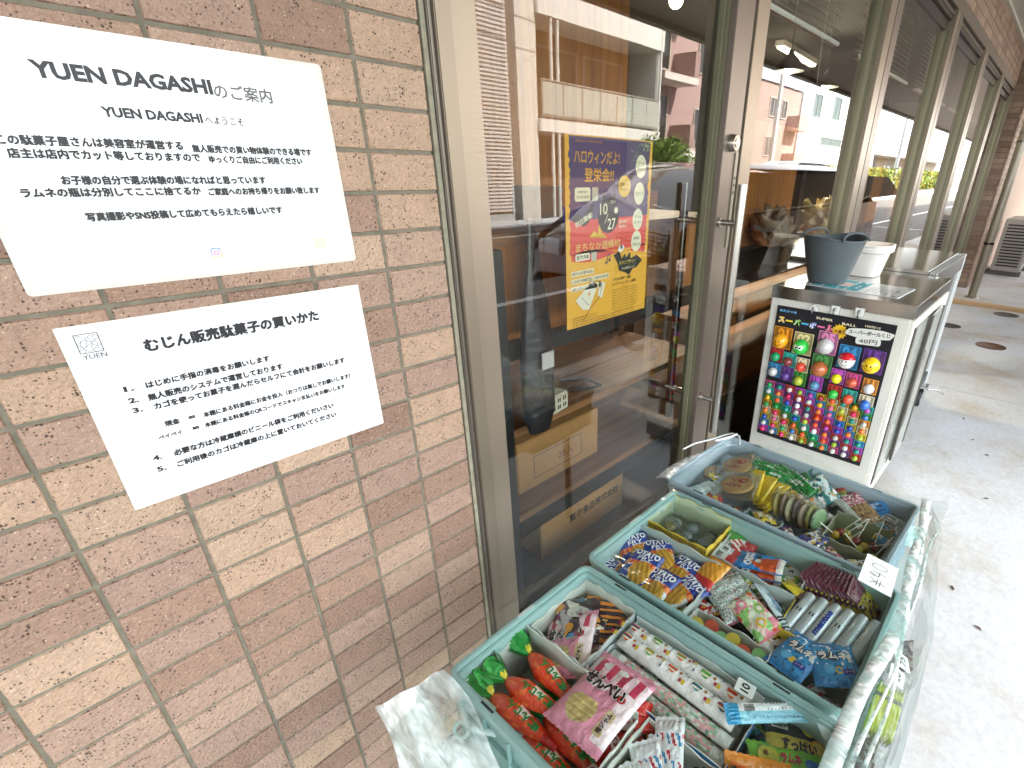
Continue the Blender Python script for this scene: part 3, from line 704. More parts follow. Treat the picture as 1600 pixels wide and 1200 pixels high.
tag(m.build('clipped_hedge', LEAF), 'long clipped yellow green hedge mirrored in the far windows', 'hedge')
# planted tubs at the road edge
for i, (x, y) in enumerate(((3.22, -1.70), (3.50, -1.52))):
    t = thing('potted_shrub', ['potted shrub mirrored low in the glass door, left one', 'potted shrub mirrored low in the glass door, right one'][i], 'plant', (x, y, -.155), group='potted shrubs at the kerb')
    m = MB(); m.lathe([(.12, 0), (.17, .26), (.18, .27), (.16, .27), (.15, .22)], hx('8a5a40'), 20); m.build('pot', MATTE, t)
    m = MB(); leaves(m, 2600, lambda: (rl.gauss(0, .13), rl.gauss(0, .13), .3 + abs(rl.gauss(.15, .16))), .016, GREENS, rl); m.build('foliage', LEAF, t)

# parked wagon, close to the pavement roof
CAR = paint('car_paint', .10, metal=.0, var=.0, coat=1.0)
def car(name, label, x0, y0, L, W, H, col, z=-.156, flip=1, zs=1):
    t = thing(name, label, 'car', (x0, y0, z))
    prof = [(0.0, .38), (0.02, .62), (.10, .74), (.34, .88), (.44, .94), (.90, H - .10), (1.2, H - .01), (2.4, H), (3.3, H), (4.02, H - .05), (4.42, 1.04), (4.58, .92), (4.62, .5), (4.6, .32)]
    sc_ = L / 4.62
    def sec(px, pz, fr_): return fr_
    m = MB(); ring = []
    ys = [0, .06, .14, .5, .86, .94, 1.0]
    def pt(i, k):
        px, pz = prof[i]; f = ys[k]; edge = min(f, 1 - f)
        roof = max(0, (pz - .95) / (H - .95)); inset = .20 * roof * (1 - 2 * edge) if edge < .5 else 0
        y = -W * f; y += (-inset if f < .5 else inset) * W / 1.7
        zz = pz - (.06 if edge == 0 else .015 if edge < .1 else 0)
        return (px * sc_, y, zz)
    n = len(prof)
    vs = [pt(i, k) for i in range(n) for k in range(7)] 
    fs = [(i * 7 + k, (i + 1) * 7 + k, (i + 1) * 7 + k + 1, i * 7 + k + 1) for i in range(n - 1) for k in range(6)]
    m.add(vs, fs, col, True)
    for side in (0, 1):
        y = 0 if side == 0 else -W
        low = [(p[0] * sc_, y, .26) for p in prof]; mid = [(p[0] * sc_, y, min(p[1] - .0, .93)) for p in prof]
        m.add(low + mid, [(i, i + 1, n + i + 1, n + i) for i in range(n - 1)], col, False)
    m.build('body', CAR, t)
    m = MB()
    for side in (0, 1):
        s_ = -1 if side == 0 else 1; y = 0 if side == 0 else -W
        a = y + s_ * -0.0; 
        g = [(.56 * sc_, .955), (1.0 * sc_, H - .14), (2.5 * sc_, H - .085), (3.9 * sc_, H - .13), (4.22 * sc_, 1.0)]
        def gy(zz): return y + (-1 if side == 0 else 1) * (.20 * max(0, (zz - .95) / (H - .95)) * W / 1.7) + (0.004 if side == 0 else -.004)
        m.add([(px * sc_, gy(pz), pz) for px, pz in g], [tuple(range(5))], hx('15181a'))
    m.build('side_glass', GLOSS, t)
    m = MB()
    for side in (0, 1):
        y = .006 if side == 0 else -W - .006
        m.tube([(.5 * sc_, y, .95), (2.5 * sc_, y, .965), (3.9 * sc_, y, .98), (4.25 * sc_, y - (.02 if side == 0 else -.02), 1.02)], .012, hx('e8e8e8'), 6)
    m.build('chrome_trim', STEEL, t)
    for px in (.85, 3.75):
        for y in (.0, -W):
            w = thing('wheel', None, None, (px * sc_, y + (-.1 if y == 0 else .1), .31), (R(90), 0, 0)); w.parent = t
            q = MB(); q.lathe([(.2, -.1), (.29, -.1), (.31, -.07), (.31, .07), (.29, .1), (.2, .1)], hx('161616'), 28, cap=False); q.build('tyre', RUBBER, w)
            q = MB(); q.lathe([(.04, .06), (.2, .09)], hx('9a9a9a'), 20, cap=True); q.lathe([(.04, -.06), (.2, -.09)], hx('9a9a9a'), 20, cap=True); q.build('rim', BRUSHED, w)
    for y in (-.25, -W + .25):
        q = MB(); q.box(-.01, .12, y - .16, y + .16, .56, .70, hx('e0e4e6')); q.build('headlight', GLOSS, t, .02)
        q = MB(); q.box(4.5 * sc_, 4.63 * sc_, y - .1, y + .1, .75, .98, hx('8a1512')); q.build('tail_light', GLOSS, t, .02)
    return t
car('parked_car', 'dark bronze parked wagon mirrored across the shop windows', 3.55, -1.62, 6.3, 1.6, 1.42, hx('53372a'))
car('parked_car', 'white parked van-like car mirrored further down the street', 18.0, -6.4, 4.6, 1.7, 1.75, hx('e6e6e6'))

# bicycle standing at the kerb, seen mirrored in the right part of the door
t = thing('bicycle', 'dark city bicycle with a wire basket mirrored in the glass door', 'bicycle', (2.75, -1.22, 0), (R(-4), 0, R(3)))
FRC = hx('2a2d30')
for x in (0.0, 1.05):
    w = thing('wheel', None, None, (x, 0, .33)); w.parent = t
    m = MB(); m.tube([(.31 * math.cos(a), 0, .31 * math.sin(a)) for a in [i * math.pi / 20 for i in range(40)]], .018, hx('151515'), 8, closed=True); m.build('tyre', RUBBER, w)
    m = MB(); m.tube([(.285 * math.cos(a), 0, .285 * math.sin(a)) for a in [i * math.pi / 20 for i in range(40)]], .009, hx('b8b8b8'), 6, closed=True)
    for i in range(18): m.tube([(0, 0, 0), (.28 * math.cos(i * .349), 0, .28 * math.sin(i * .349))], .0012, hx('b8b8b8'), 4, cap=False)
    m.build('rim', BRUSHED, w)
m = MB()
for p_, r_ in (([(0, 0, .33), (.12, 0, .62), (.17, 0, .80)], .014), ([(.14, 0, .66), (.40, 0, .32), (.55, 0, .28)], .016), ([(.55, 0, .28), (.68, 0, .62), (.72, 0, .80)], .014), ([(.55, 0, .28), (1.05, 0, .33)], .010), ([(1.05, 0, .33), (.70, 0, .66)], .009)): m.tube(p_, r_, FRC, 8)
m.build('frame', GLOSS, t)
m = MB(); m.tube([(.34, -.27, .92), (.24, -.25, .94), (.17, -.1, .93), (.17, .1, .93), (.24, .25, .94), (.34, .27, .92)], .010, hx('b0b0b0'), 8); m.build('handlebar', BRUSHED, t)
m = MB(); m.lathe([(.05, 0), (.09, .02), (.085, .05), (.02, .065)], hx('1c1c1c'), 18, .76, 0, 1.4, .8); m.xform(Matrix.Translation((0, 0, .79))); m.build('saddle', RUBBER, t)
m = MB()
for i in range(9):
    z = .56 + i * .028; k = 1 + i * .02
    m.tube([(-.02 - .13 * k, -.15 * k, z), (.09, -.15 * k, z), (.09, .15 * k, z), (-.02 - .13 * k, .15 * k, z)], .003, hx('3a3a3a'), 5, closed=True)
for i in range(9):
    y = -.15 + i * .0375; m.tube([(-.15, y, .56), (-.175, y * 1.15, .79)], .0025, hx('3a3a3a'), 5); m.tube([(.09, y, .56), (.09, y * 1.15, .79)], .0025, hx('3a3a3a'), 5)
m.build('basket', BRUSHED, t)
m = MB(); m.tube([(.55, .02, .28), (.66, .05, .16)], .009, hx('9a9a9a'), 7); m.tube([(.55, -.02, .28), (.44, -.05, .40)], .009, hx('9a9a9a'), 7); m.box(.62, .70, .04, .12, .148, .166, hx('1c1c1c')); m.box(.40, .48, -.12, -.04, .39, .408, hx('1c1c1c')); m.build('crank', BRUSHED, t)
m = MB(); m.tube([(1.05, .06, .33), (1.16, .10, .01)], .007, hx('9a9a9a'), 7); m.build('kickstand', BRUSHED, t)
# ============================================================ NOTICES ON THE TILE WALL
wall = lambda yy: (lambda a, b: (a, yy, b))
def flat_sheet(name, parent, x0, x1, z0, z1, y, th, col, mat, r=.004, curl=0.0, nu=24, nv=16):
    """a thin laminated sheet with rounded corners hanging in the x-z plane"""
    m = MB()
    out = rrect(x0, x1, z0, z1, r)
    n = len(out); yb = y + th
    m.add([(a, y, b) for a, b in out] + [(a, yb, b) for a, b in out], [tuple(range(n)), tuple(range(2 * n - 1, n - 1, -1))] + [(i, n + i, n + (i + 1) % n, (i + 1) % n) for i in range(n)], col)
    return m.build(name, mat, parent)
LAM = paint('laminate_gloss', 0.12, var=0.0, coat=.6, spec=.6)
INKC = hx('15151a')
t = thing('notice_sheet', 'upper laminated notice headed YUEN DAGASHI on the tile wall', 'notice')
flat_sheet('laminate', t, -.050, .2575, 1.036, 1.2565, -.0012, .0011, hx('c9c7be'), LAM)
flat_sheet('paper', t, -.0445, .2515, 1.0405, 1.2515, -.0019, .0006, hx('d8dcde'), LAM, .0005)
m = MB(); P_ = wall(-.0024)
def tl(s, x0, x1, z, h=None, bold=.03, col=INKC, slant=0): text(m, s, (x0 + x1) / 2, z, w=x1 - x0, h=h, col=col, bold=bold, place=P_, slant=slant)
tl('YUEN DAGASHI', .011, .142, 1.2215, .0135, .042)
tl('のご案内', .143, .197, 1.2188, .0135, .012, hx('55524c'))
tl('YUEN DAGASHI', .048, .126, 1.1925, .0088, .042); tl('へようこそ', .128, .163, 1.1915, .0075, .015)
tl('この駄菓子屋さんは美容室が運営する', -.027, .102, 1.1665, .0078, .040); tl('無人販売での買い物体験のできる場です', .110, .227, 1.1645, .0072, .040)
tl('店主は店内でカット等しておりますので', -.0235, .114, 1.1560, .0078, .040); tl('ゆっくりご自由にご利用ください', .122, .2145, 1.1548, .0072, .040)
tl('お子様の自分で選ぶ体験の場になればと思っています', .003, .1705, 1.1345, .0076, .040)
tl('ラムネの瓶は分別してここに捨てるか', -.026, .106, 1.1242, .0076, .040); tl('ご家庭へのお持ち帰りをお願い致します', .113, .2275, 1.1232, .0072, .040)
tl('写真撮影やSNS投稿して広めてもらえたら嬉しいです', .010, .1805, 1.1025, .0076, .040)
m.build('lettering', INK, t)
m = MB()
def ring_rr(m, cx, cz, s, k, c0, c1, P):
    o = rrect(cx - s, cx + s, cz - s, cz + s, s * .5, 4); i_ = rrect(cx - s * k, cx + s * k, cz - s * k, cz + s * k, s * .5 * k, 4); n = len(o)
    cs = [tuple(c0[j] + (c1[j] - c0[j]) * (0.5 + (o[q][1] - cz) / s / 2) for j in range(3)) for q in range(n)]
    m.add([P(*p) for p in o] + [P(*p) for p in i_], [(q, (q + 1) % n, n + (q + 1) % n, n + q) for q in range(n)], cs)
ring_rr(m, .104, 1.061, .0052, .78, hx('f2b27a'), hx('5d8fd6'), P_); 
o = [(.104 + .0026 * math.cos(a), 1.061 + .0026 * math.sin(a)) for a in [i * .3927 for i in range(16)]]; q_ = [(.104 + .0017 * math.cos(a), 1.061 + .0017 * math.sin(a)) for a in [i * .3927 for i in range(16)]]
m.add([P_(*p) for p in o] + [P_(*p) for p in q_], [(i, (i + 1) % 16, 16 + (i + 1) % 16, 16 + i) for i in range(16)], hx('c66aa8'))
disc(m, .1066, 1.0638, .0005, col=hx('c66aa8'), n=8, place=P_)
m.build('emblem', INK, t)
m = MB(); rect(m, .216, 1.062, .014, .013, hx('e6e2b4'), place=P_); m.build('faded_sticker', INK, t)

t = thing('notice_sheet', 'lower white notice of how to buy, with the square YUEN emblem', 'notice')
flat_sheet('laminate', t, -.0445, .2535, .7925, 1.0045, -.0012, .0011, hx('dcdcd6'), LAM, .001)
flat_sheet('paper', t, -.0435, .2525, .7935, 1.0035, -.0017, .0004, hx('dcdee0'), LAM, .0004)
m = MB(); P_ = wall(-.0021)
tl('むじん販売駄菓子の買いかた', .016, .194, .9735, .0135, .040)
tl('1.', -.0135, -.005, .932, .0062, .040); tl('はじめに手指の消毒をお願いします', .005, .126, .9315, .0073, .040)
tl('2.', -.0135, -.005, .9185, .0062, .040); tl('無人販売のシステムで運営しております', .003, .138, .9175, .0076, .040)
tl('3.', -.0135, -.005, .907, .0062, .040); tl('カゴを使ってお菓子を選んだらセルフにて会計をお願いします', .005, .215, .906, .0076, .040)
tl('現金', .008, .021, .883, .0065, .040); tl('➡', .030, .036, .883, .0034); tl('本棚にある料金箱にお金を投入（おつりは無しでお願いします）', .044, .218, .8815, .0066, .036)
tl('ペイペイ', -.002, .020, .869, .005, .040); tl('➡', .030, .036, .869, .0034); tl('本棚にある料金箱のQRコードでスキャン支払いをお願いします', .042, .208, .8685, .0064, .036)
tl('4.', -.0135, -.005, .847, .0062, .040); tl('必要な方は冷蔵庫横のビニール袋をご利用くだいさい', .006, .187, .846, .0076, .040)
tl('5.', -.0135, -.005, .8325, .0062, .040); tl('ご利用後のカゴは冷蔵庫の上に置いておいてください', .005, .188, .8315, .0076, .040)
tl('YUEN', -.0325, -.0145, .9725, .0048, .0)
m.build('lettering', INK, t)
m = MB()
def pline(m, pts, w, col, P):
    for a, b in zip(pts, pts[1:]):
        d = Vector((b[0] - a[0], b[1] - a[1])); 
        if d.length < 1e-9: continue
        n_ = Vector((-d.y, d.x)).normalized() * w / 2
        m.add([P(a[0] - n_.x, a[1] - n_.y), P(b[0] - n_.x, b[1] - n_.y), P(b[0] + n_.x, b[1] + n_.y), P(a[0] + n_.x, a[1] + n_.y)], [(0, 1, 2, 3)], col)
X0, X1, Z0, Z1 = -.033, -.0155, .9765, .9955
pline(m, [(X0, Z0), (X1, Z0), (X1, Z1), (X0, Z1), (X0, Z0)], .0006, INKC, P_)
for k in range(4):
    pline(m, [(X0 + (X1 - X0) * i / 14, Z0 + (Z1 - Z0) * (.14 + .24 * k + .085 * math.sin(i * .75 + k * 2.1))) for i in range(15)], .00035, INKC, P_)
    pline(m, [(X0 + (X1 - X0) * (.2 + .2 * k + .06 * math.sin(i * .9 + k)), Z0 + (Z1 - Z0) * i / 12) for i in range(3 * (k % 2), 9 + k)], .0003, INKC, P_)
m.build('emblem', INK, t)

# ============================================================ POSTER INSIDE THE DOOR GLASS
t = thing('event_poster', 'orange and purple Halloween market poster taped behind the door glass', 'poster')
y = .041
flat_sheet('paper', t, .675, .948, .847, 1.210, y, .0004, hx('f8ba48'), PAPER, .001)
m = MB(); lay = [y - .0002]
def Q(a, b): return (a, lay[0], b)
def nxt(): lay[0] -= .00025
OR = hx('f6b440'); PUR = hx('5a4a70'); RED = hx('ea5548'); CRM = hx('f6eecb')
rp = random.Random(3)
def ragged(x0, x1, z0, z1, col, amp=.003, n=26):
    L = [(x0 + rp.uniform(-amp, amp), z1 + (z0 - z1) * i / n) for i in range(n + 1)]
    Rr = [(x1 + rp.uniform(-amp, amp), z0 + (z1 - z0) * i / n) for i in range(n + 1)]
    m.add([Q(*p) for p in L] + [Q(*p) for p in Rr[::-1]], [(i, i + 1, n + 2 + i, n + 1 + i) for i in range(n)], col)
ragged(.686, .938, 1.060, 1.208, PUR); nxt()
ragged(.686, .938, 0.996, 1.062, RED, .002, 12)
m.add([Q(.690 + .246 * i / 20, .997 + .006 * math.sin(i * .35)) for i in range(21)] + [Q(.690 + .246 * i / 20, .985 - .006 * math.sin(i * .35)) for i in range(21)], [(i, i + 1, 22 + i, 21 + i) for i in range(20)], RED); nxt()
text(m, '安城商店街 100周年記念事業', .740, 1.2005, w=.075, h=.0045, col=hx('d78a5a'), place=Q)
text(m, 'ハロウィンだよ!', .766, 1.174, w=.135, h=.024, col=hx('f0b040'), bold=.012, place=Q)
text(m, '登栄会!!', .772, 1.143, w=.088, h=.024, col=hx('f0b040'), bold=.015, place=Q)
shape(m, rrect(.700, .745, 1.096, 1.121, .005), CRM, place=Q); shape(m, rrect(.750, .768, 1.096, 1.121, .002), hx('c9c2ae'), place=Q)
for cx_, cz_ in ((.908, 1.160), (.906, 1.107), (.904, 1.054), (.902, 1.008)): disc(m, cx_, cz_, .0185, .0225, CRM, 28, place=Q)
disc(m, .853, 1.122, .021, .021, hx('f0c040'), 22, place=Q)
shape(m, [(.866, 1.140), (.880, 1.150), (.882, 1.134)], hx('2a2228'), place=Q); shape(m, [(.846, 1.100), (.862, 1.100), (.856, 1.094)], hx('2a2228'), place=Q)
shape(m, [(.690, 1.062), (.700, 1.072), (.712, 1.074), (.722, 1.066), (.748, 1.090), (.756, 1.094), (.754, 1.074), (.740, 1.056), (.726, 1.050), (.705, 1.056)], hx('242026'), place=Q)
nxt()
disc(m, .802, 1.066, .034, .034, hx('242026'), 28, place=Q); shape(m, [(.778, 1.086), (.784, 1.110), (.794, 1.096)], hx('242026'), place=Q); shape(m, [(.808, 1.096), (.820, 1.110), (.826, 1.086)], hx('242026'), place=Q)
for tx, cx_, cz_, w_ in (('フード', .908, 1.167, .024), ('マルシェ', .908, 1.155, .028), ('ステージ', .906, 1.107, .030), ('ゲーム', .904, 1.060, .022), ('コーナー', .904, 1.048, .026), ('手作り', .902, 1.014, .022), ('マルシェ', .902, 1.002, .028)):
    text(m, tx, cx_, cz_, w=w_, h=.0075, col=hx('2c2430'), bold=.01, place=Q)
text(m, '空想ショー', .853, 1.126, w=.030, h=.0065, col=hx('3a2c14'), bold=.01, place=Q); text(m, 'やるよ!', .853, 1.116, w=.022, h=.0065, col=hx('3a2c14'), bold=.01, place=Q)
text(m, '安城市通り', .7225, 1.113, w=.030, h=.005, col=hx('3a2c34'), place=Q); text(m, '歩行者天国区間', .7225, 1.104, w=.036, h=.005, col=hx('3a2c34'), place=Q)
nxt()
text(m, '10', .786, 1.080, w=.024, h=.022, col=CRM, bold=.01, place=Q); text(m, '27', .812, 1.050, w=.026, h=.022, col=CRM, bold=.01, place=Q); text(m, '2024', .815, 1.093, w=.016, h=.006, col=CRM, place=Q)
pline(m, [(.790, 1.052), (.800, 1.070)], .0015, CRM, Q); disc(m, .826, 1.076, .0065, col=CRM, n=16, place=Q)
text(m, '雨天決行', .850, 1.052, w=.026, h=.0065, col=CRM, bold=.01, place=Q); text(m, '荒天中止', .850, 1.043, w=.026, h=.0065, col=CRM, bold=.01, place=Q)
text(m, '同日開催!', .726, 1.062, w=.052, h=.011, col=CRM, bold=.02, rot=R(22), place=Q)
shape(m, [(.742, 1.028), (.756, 1.040), (.768, 1.032), (.772, 1.052), (.780, 1.034), (.800, 1.022)], hx('f0c040'), place=Q)
for k in range(5): shape(m, [(.748 + k * .010, 1.016), (.752 + k * .010, 1.016), (.770 + k * .002, 1.034)], RED, place=Q)
text(m, 'まちなか遊縁地', .772, 1.018 - .008, w=.140, h=.017, col=hx('f0c66a'), bold=.01, place=Q)
shape(m, rrect(.700, .744, .976 + .008, .994 + .004, .004), CRM, place=Q)
shape(m, rrect(.748, .765, .980, .998, .001), hx('c9c2ae'), place=Q)
for k, (s, x1) in enumerate((('知りたいな 音戸のまち。', .757), ('これまでの地域文化と これからのまちを', .806), ('盛り上げるストリートイベント!', .780))):
    shape(m, [(.688, .9545 - .0155 * k), (x1, .9545 - .0155 * k), (x1, .9655 - .0155 * k), (.688, .9655 - .0155 * k)], hx('f4e2b8'), place=Q)
shape(m, [(.700, .905), (.722, .862 + .02), (.742, .880), (.770, .928), (.752, .940)], hx('f2e8d0'), place=Q); shape(m, [(.775, .936), (.795, .930), (.785, .898), (.770, .905)], hx('f2e8d0'), place=Q)
shape(m, [(.822, .985), (.842, .992), (.850, .975), (.862, .984), (.868, .976), (.880, .986), (.885, .972), (.905, .978), (.928, .964), (.906, .950), (.892, .948), (.880, .936), (.862, .944), (.842, .950), (.838, .964)], hx('2a2622'), place=Q)
nxt()
for k, (s, x1) in enumerate((('知りたいな 音戸のまち。', .757), ('これまでの地域文化と これからのまちを', .806), ('盛り上げるストリートイベント!', .780))):
    text(m, s, (.690 + x1) / 2, .960 - .0155 * k, w=x1 - .694, h=.0068, col=hx('2c2418'), bold=.01, place=Q)
text(m, '音戸2号線', .722, .991, w=.036, h=.008, col=hx('3a2c34'), bold=.01, place=Q)
text(m, 'スタンプラリー', .872, .966, w=.062, h=.009, col=hx('f0d060'), bold=.01, place=Q); text(m, 'SNS2箇所以上で', .876, .953, w=.050, h=.006, col=CRM, place=Q)
disc(m, .847, 1.003 - .006, .011, .007, hx('f4f0e0'), 16, rot=.3, place=Q); disc(m, .848, 1.0, .004, col=hx('e09a28'), n=12, place=Q)
pline(m, [(.800, .972), (.800, .986), (.810, .990), (.810, .976)], .0016, PUR, Q); disc(m, .798, .972, .0032, col=PUR, n=10, place=Q); disc(m, .808, .976, .0032, col=PUR, n=10, place=Q)
pline(m, [(.742, .940), (.775, .936), (.785, .928), (.776, .902), (.745, .880), (.722, .858)], .0010, hx('2c2418'), Q); pline(m, [(.728, .902), (.734, .894), (.742, .890)], .001, hx('2c2418'), Q)
disc(m, .742, .913, .0035, col=hx('e8a23c'), n=12, place=Q); disc(m, .722, .906, .0016, col=hx('2c2418'), n=8, place=Q)
text(m, 'これからの音戸・遊縁', .852, .932, w=.066, h=.0068, col=hx('3a2c14'), bold=.008, place=Q); text(m, 'エリアプラットフォーム始動!', .862, .9215, w=.088, h=.0068, col=hx('3a2c14'), bold=.008, place=Q)
for k in range(9): text(m, '地域文化とこれからのまちを盛り上げる取り組みを', .866, .909 - .0062 * k, w=.094 - (.02 if k == 8 else 0), h=.0033, col=hx('6a4a1c'), place=Q)
for k in range(4): text(m, '主催 登栄会商店街振興組合 後援 お問い合わせはこちら', (.690 + (.77 if k < 2 else .935)) / 2, .868 - .0055 * k, w=(.08 if k < 2 else .245), h=.0032, col=hx('6a4a1c'), place=Q)
m.build('printing', INK, t)
t.location = (.0023, -.0025, -.0425); t.scale = (1.037, 1, 1.037)

# ============================================================ DRINKS FRIDGE
CREAM = hx('d6d5ca'); SS = hx('c0c0bc')
fr_ = thing('drinks_fridge', 'white glass door fridge with steel top and a prize board on its end', 'fridge', (1.69, -.455, 0))
W_, D_ = .612, .446
m = MB(); m.box(0, W_, .002, D_, .10, .757, CREAM); m.build('cabinet', PLASTIC, fr_, .004)
m = MB(); m.box(-.002, W_ + .002, -.004, D_ + .002, .758, .80, SS); m.build('steel_top', STEEL, fr_, .0025)
m = MB(); m.box(.01, W_ - .01, .03, D_ - .02, .03, .099, hx('5c5c58')); m.build('plinth', MATTE, fr_)
for x in (.04, W_ - .04):
    for y in (.05, D_ - .05):
        m = MB(); m.lathe([(.018, 0), (.018, .008), (.009, .01), (.009, .035)], hx('444444'), 14, x, y); m.build('foot', RUBBER, fr_)
m = MB(); m.box(.004, .034, -.006, .0015, .10, .752, hx('eceae2')); m.box(.5, W_ - .004, -.006, .0015, .10, .752, hx('eceae2')); m.box(.0345, .499, -.006, .0015, .10, .15, hx('eceae2')); m.box(.0345, .499, -.006, .0015, .725, .752, hx('eceae2')); m.build('door_surround', PLASTIC, fr_, .001)
for k, x0 in enumerate((.036, .265)):
    d = thing('sliding_door', None, None, (x0, -.010 - .009 * k, 0)); d.parent = fr_
    for a, b in ((0, .026), (.2, .226)):
        m = MB(); m.box(a, b, 0, .008, .152, .722, hx('4c4a42')); m.build('door_stile', PLASTIC, d, .001)
    m = MB(); m.box(.0262, .1998, .002, .006, .152, .722, hx('a3a8a0')); m.build('door_glass', GLOSS, d)
    m = MB(); m.box(.004, .018, -.006, -.0005, .3, .6, hx('c9c7c0')); m.build('door_grip', BRUSHED, d, .001)
# hooks on the end panel
HK = [(-.161, .752, 45), (-.230, .761, 0), (-.304, .767, 0)]
for i, (y, z, a) in enumerate(HK):
    h = thing('wall_hook', ['left adhesive hook on the fridge end, turned like a diamond', 'middle square adhesive hook on the fridge end', 'right square adhesive hook on the fridge end, nearest the street'][i], 'hook', (1.6895, y, z - .012), group='adhesive hooks on the fridge end')
    m = MB(); s0 = 0; slab(m, rrect(-.015, .015, -.015, .015, .004), 0, .003, hx('9a9c98')); slab(m, rrect(-.0135, .0135, -.0135, .0135, .003), .0031, .0036, hx('e8eae4')); m.xform(Matrix.Rotation(R(-90), 4, 'Y') @ Matrix.Rotation(R(a), 4, 'Z')); m.build('plate', PLASTIC, h)
    m = MB(); m.tube([(-.002, 0, .003), (-.010, 0, .003), (-.016, 0, -.002), (-.018, 0, -.010), (-.012, 0, -.016), (-.008, 0, -.012)], .0022, hx('8f8f8a'), 8); m.ball((-.004, 0, .002), .006, hx('b9b9b2')); m.build('hook_arm', BRUSHED, h)
# prize board: corners on the x = 1.69 plane: y -.038..-.42, z .235..(.735)
bd = thing('prize_board', 'black numbered board of bouncy ball prizes hung on the fridge end', 'prize board', (1.6855, -.038, .735))
BWd, BHt = .382, .505
def BP(d=0): return lambda a, b: (-.0012 - d, -a, -b)          # a: to the right, b: down
m = MB(); m.box(-.001, .0015, -BWd, 0, -BHt, 0, hx('16141a')); m.build('board', CARD, bd, .0006)
m = MB(); rb = random.Random(5)
BRT = [hx(c) for c in ('e05a9a', 'f0a03a', '4aa0d8', '7a4a9a', '4aa84a', 'e8d23a', 'd83a3a', '3ac0b0', 'f2e8c0', 'c85ad0')]
def ring_text(s, a, b, h, c, d=0): 
    text(m, s, a, -b, h=h, col=c, bold=.05, place=lambda X, Y: (-.0014 - d, -X, Y))
# header
text(m, 'SUPER', .165, -.020, h=.008, w=.055, col=CRM, bold=.02, place=lambda X, Y: (-.0014, -X, Y)); text(m, 'BALL', .245, -.024, h=.008, w=.045, col=CRM, bold=.02, place=lambda X, Y: (-.0014, -X, Y))
for k, (ch, c) in enumerate(zip('スーパーボール', ('f0c83a', 'f0e23a', '8ac84a', '58b8e8', '3a7ad8', 'e86aa0', 'd83a6a'))):
    for d_, cc, bo in ((.0002, 'f8f8f0', .10), (.0005, c, .04)):
        text(m, ch, .022 + k * .0275, -.048, h=.022 if ch not in 'ー' else .006, w=.024, col=hx(cc), bold=bo, place=lambda X, Y, d_=d_: (-.0014 - d_, -X, Y))
text(m, 'あたりつき', .040, -.016, w=.06, h=.009, col=hx('6ab0e0'), bold=.05, place=lambda X, Y: (-.0014, -X, Y))
text(m, '100付+5', .315, -.018, w=.045, h=.008, col=CRM, bold=.02, place=lambda X, Y: (-.0014, -X, Y))
star = [( .220 + (.026 if i % 2 == 0 else .020) * math.cos(i * math.pi / 14), .052 + (.026 if i % 2 == 0 else .020) * math.sin(i * math.pi / 14)) for i in range(28)]
m.add([BP(.0004)(*p) for p in star] + [BP(.0004)(.220, .052)], [(i, (i + 1) % 28, 28) for i in range(28)], hx('f0c22a'))
text(m, '大盛り', .220, -.052, w=.036, h=.012, col=hx('7a2414'), bold=.03, place=lambda X, Y: (-.0022, -X, Y))
balls = []
def cell(a, b, w, h, c, num, r, kind):
    q = [(a - w / 2, b - h / 2), (a + w / 2, b - h / 2), (a + w / 2, b + h / 2), (a - w / 2, b + h / 2)]
    m.add([BP(.0002)(*p) for p in q], [(0, 1, 2, 3)], c); i_ = .0022
    q = [(a - w / 2 + i_, b - h / 2 + i_), (a + w / 2 - i_, b - h / 2 + i_), (a + w / 2 - i_, b + h / 2 - i_), (a - w / 2 + i_, b + h / 2 - i_)]
    m.add([BP(.0005)(*p) for p in q], [(0, 1, 2, 3)], tuple(x * .35 for x in c))
    ring_text(num, a, b - h * .22, h * .46, c, .0008)
    balls.append((a, b + h * .10, r, kind))
big = [(.036, .112, 'f0a02a', '01', 'wink'), (.110, .118, 'f0e0a0', '02', 'eyes'), (.190, .098, 'e890c0', '05', 'clear'), (.265, .130, '3a9ad8', '04', 'cap'), (.340, .128, '6a3a9a', '15', 'smile'), (.186, .180, '5aa85a', '03', 'amber')]
for a, b, c, n_, k in big: cell(a, b, .066, .078, hx(c), n_, .0275, k)
mid = [(.026, .178, '06', '1fa36a'), (.074, .186, '07', '8a3a3a'), (.122, .194, '08', 'f2503c'), (.246, .204, '09', 'f0ea1e'), (.296, .206, '10', 'c8583c'), (.350, .212, '11', 'd8dadc'), (.026, .236, '12', 'd0d0d0'), (.074, .240, '13', '5a3a8a'), (.122, .246, '14', 'b8c83a'), (.180, .248, '19', '5a90b8'), (.246, .262, '16', '3ac04a'), (.296, .266, '17', 'f05a3c'), (.350, .270, '18', '2a6ac8')]
for a, b, n_, c in mid: cell(a, b, .046, .052, BRT[int(n_) % 10], n_, .0172, c)
pal = ['f0602a', 'c9cdd0', '128a7a', 'd81e5a', 'c0c4b8', 'f07a2a', '1a4ab8', 'f0b81a', '0f8a7a', 'e02868', 'd0d4d0', 'e8d8d0', 'd86a8a', 'ffffff', '1a9a8a', 'd8d8d0', 'c03030', 'b8c83a', '3a78b8', '20a050', 'b040a0', 'f05020', '9ab820']
n_ = 19; nx = 10; rows = 8
for rr_ in range(rows):
    for cc_ in range(nx):
        a = .021 + cc_ * .0378; b = .292 + rr_ * .0262
        cell(a, b, .0345, .0245, BRT[(cc_ * 3 + rr_ * 7) % 10], str(n_), .0098, pal[rb.randrange(len(pal))]); n_ += 1
m.build('printing', INK, bd)
BALLM = paint('rubber_ball', .12, var=.16, vscale=160, coat=.6)
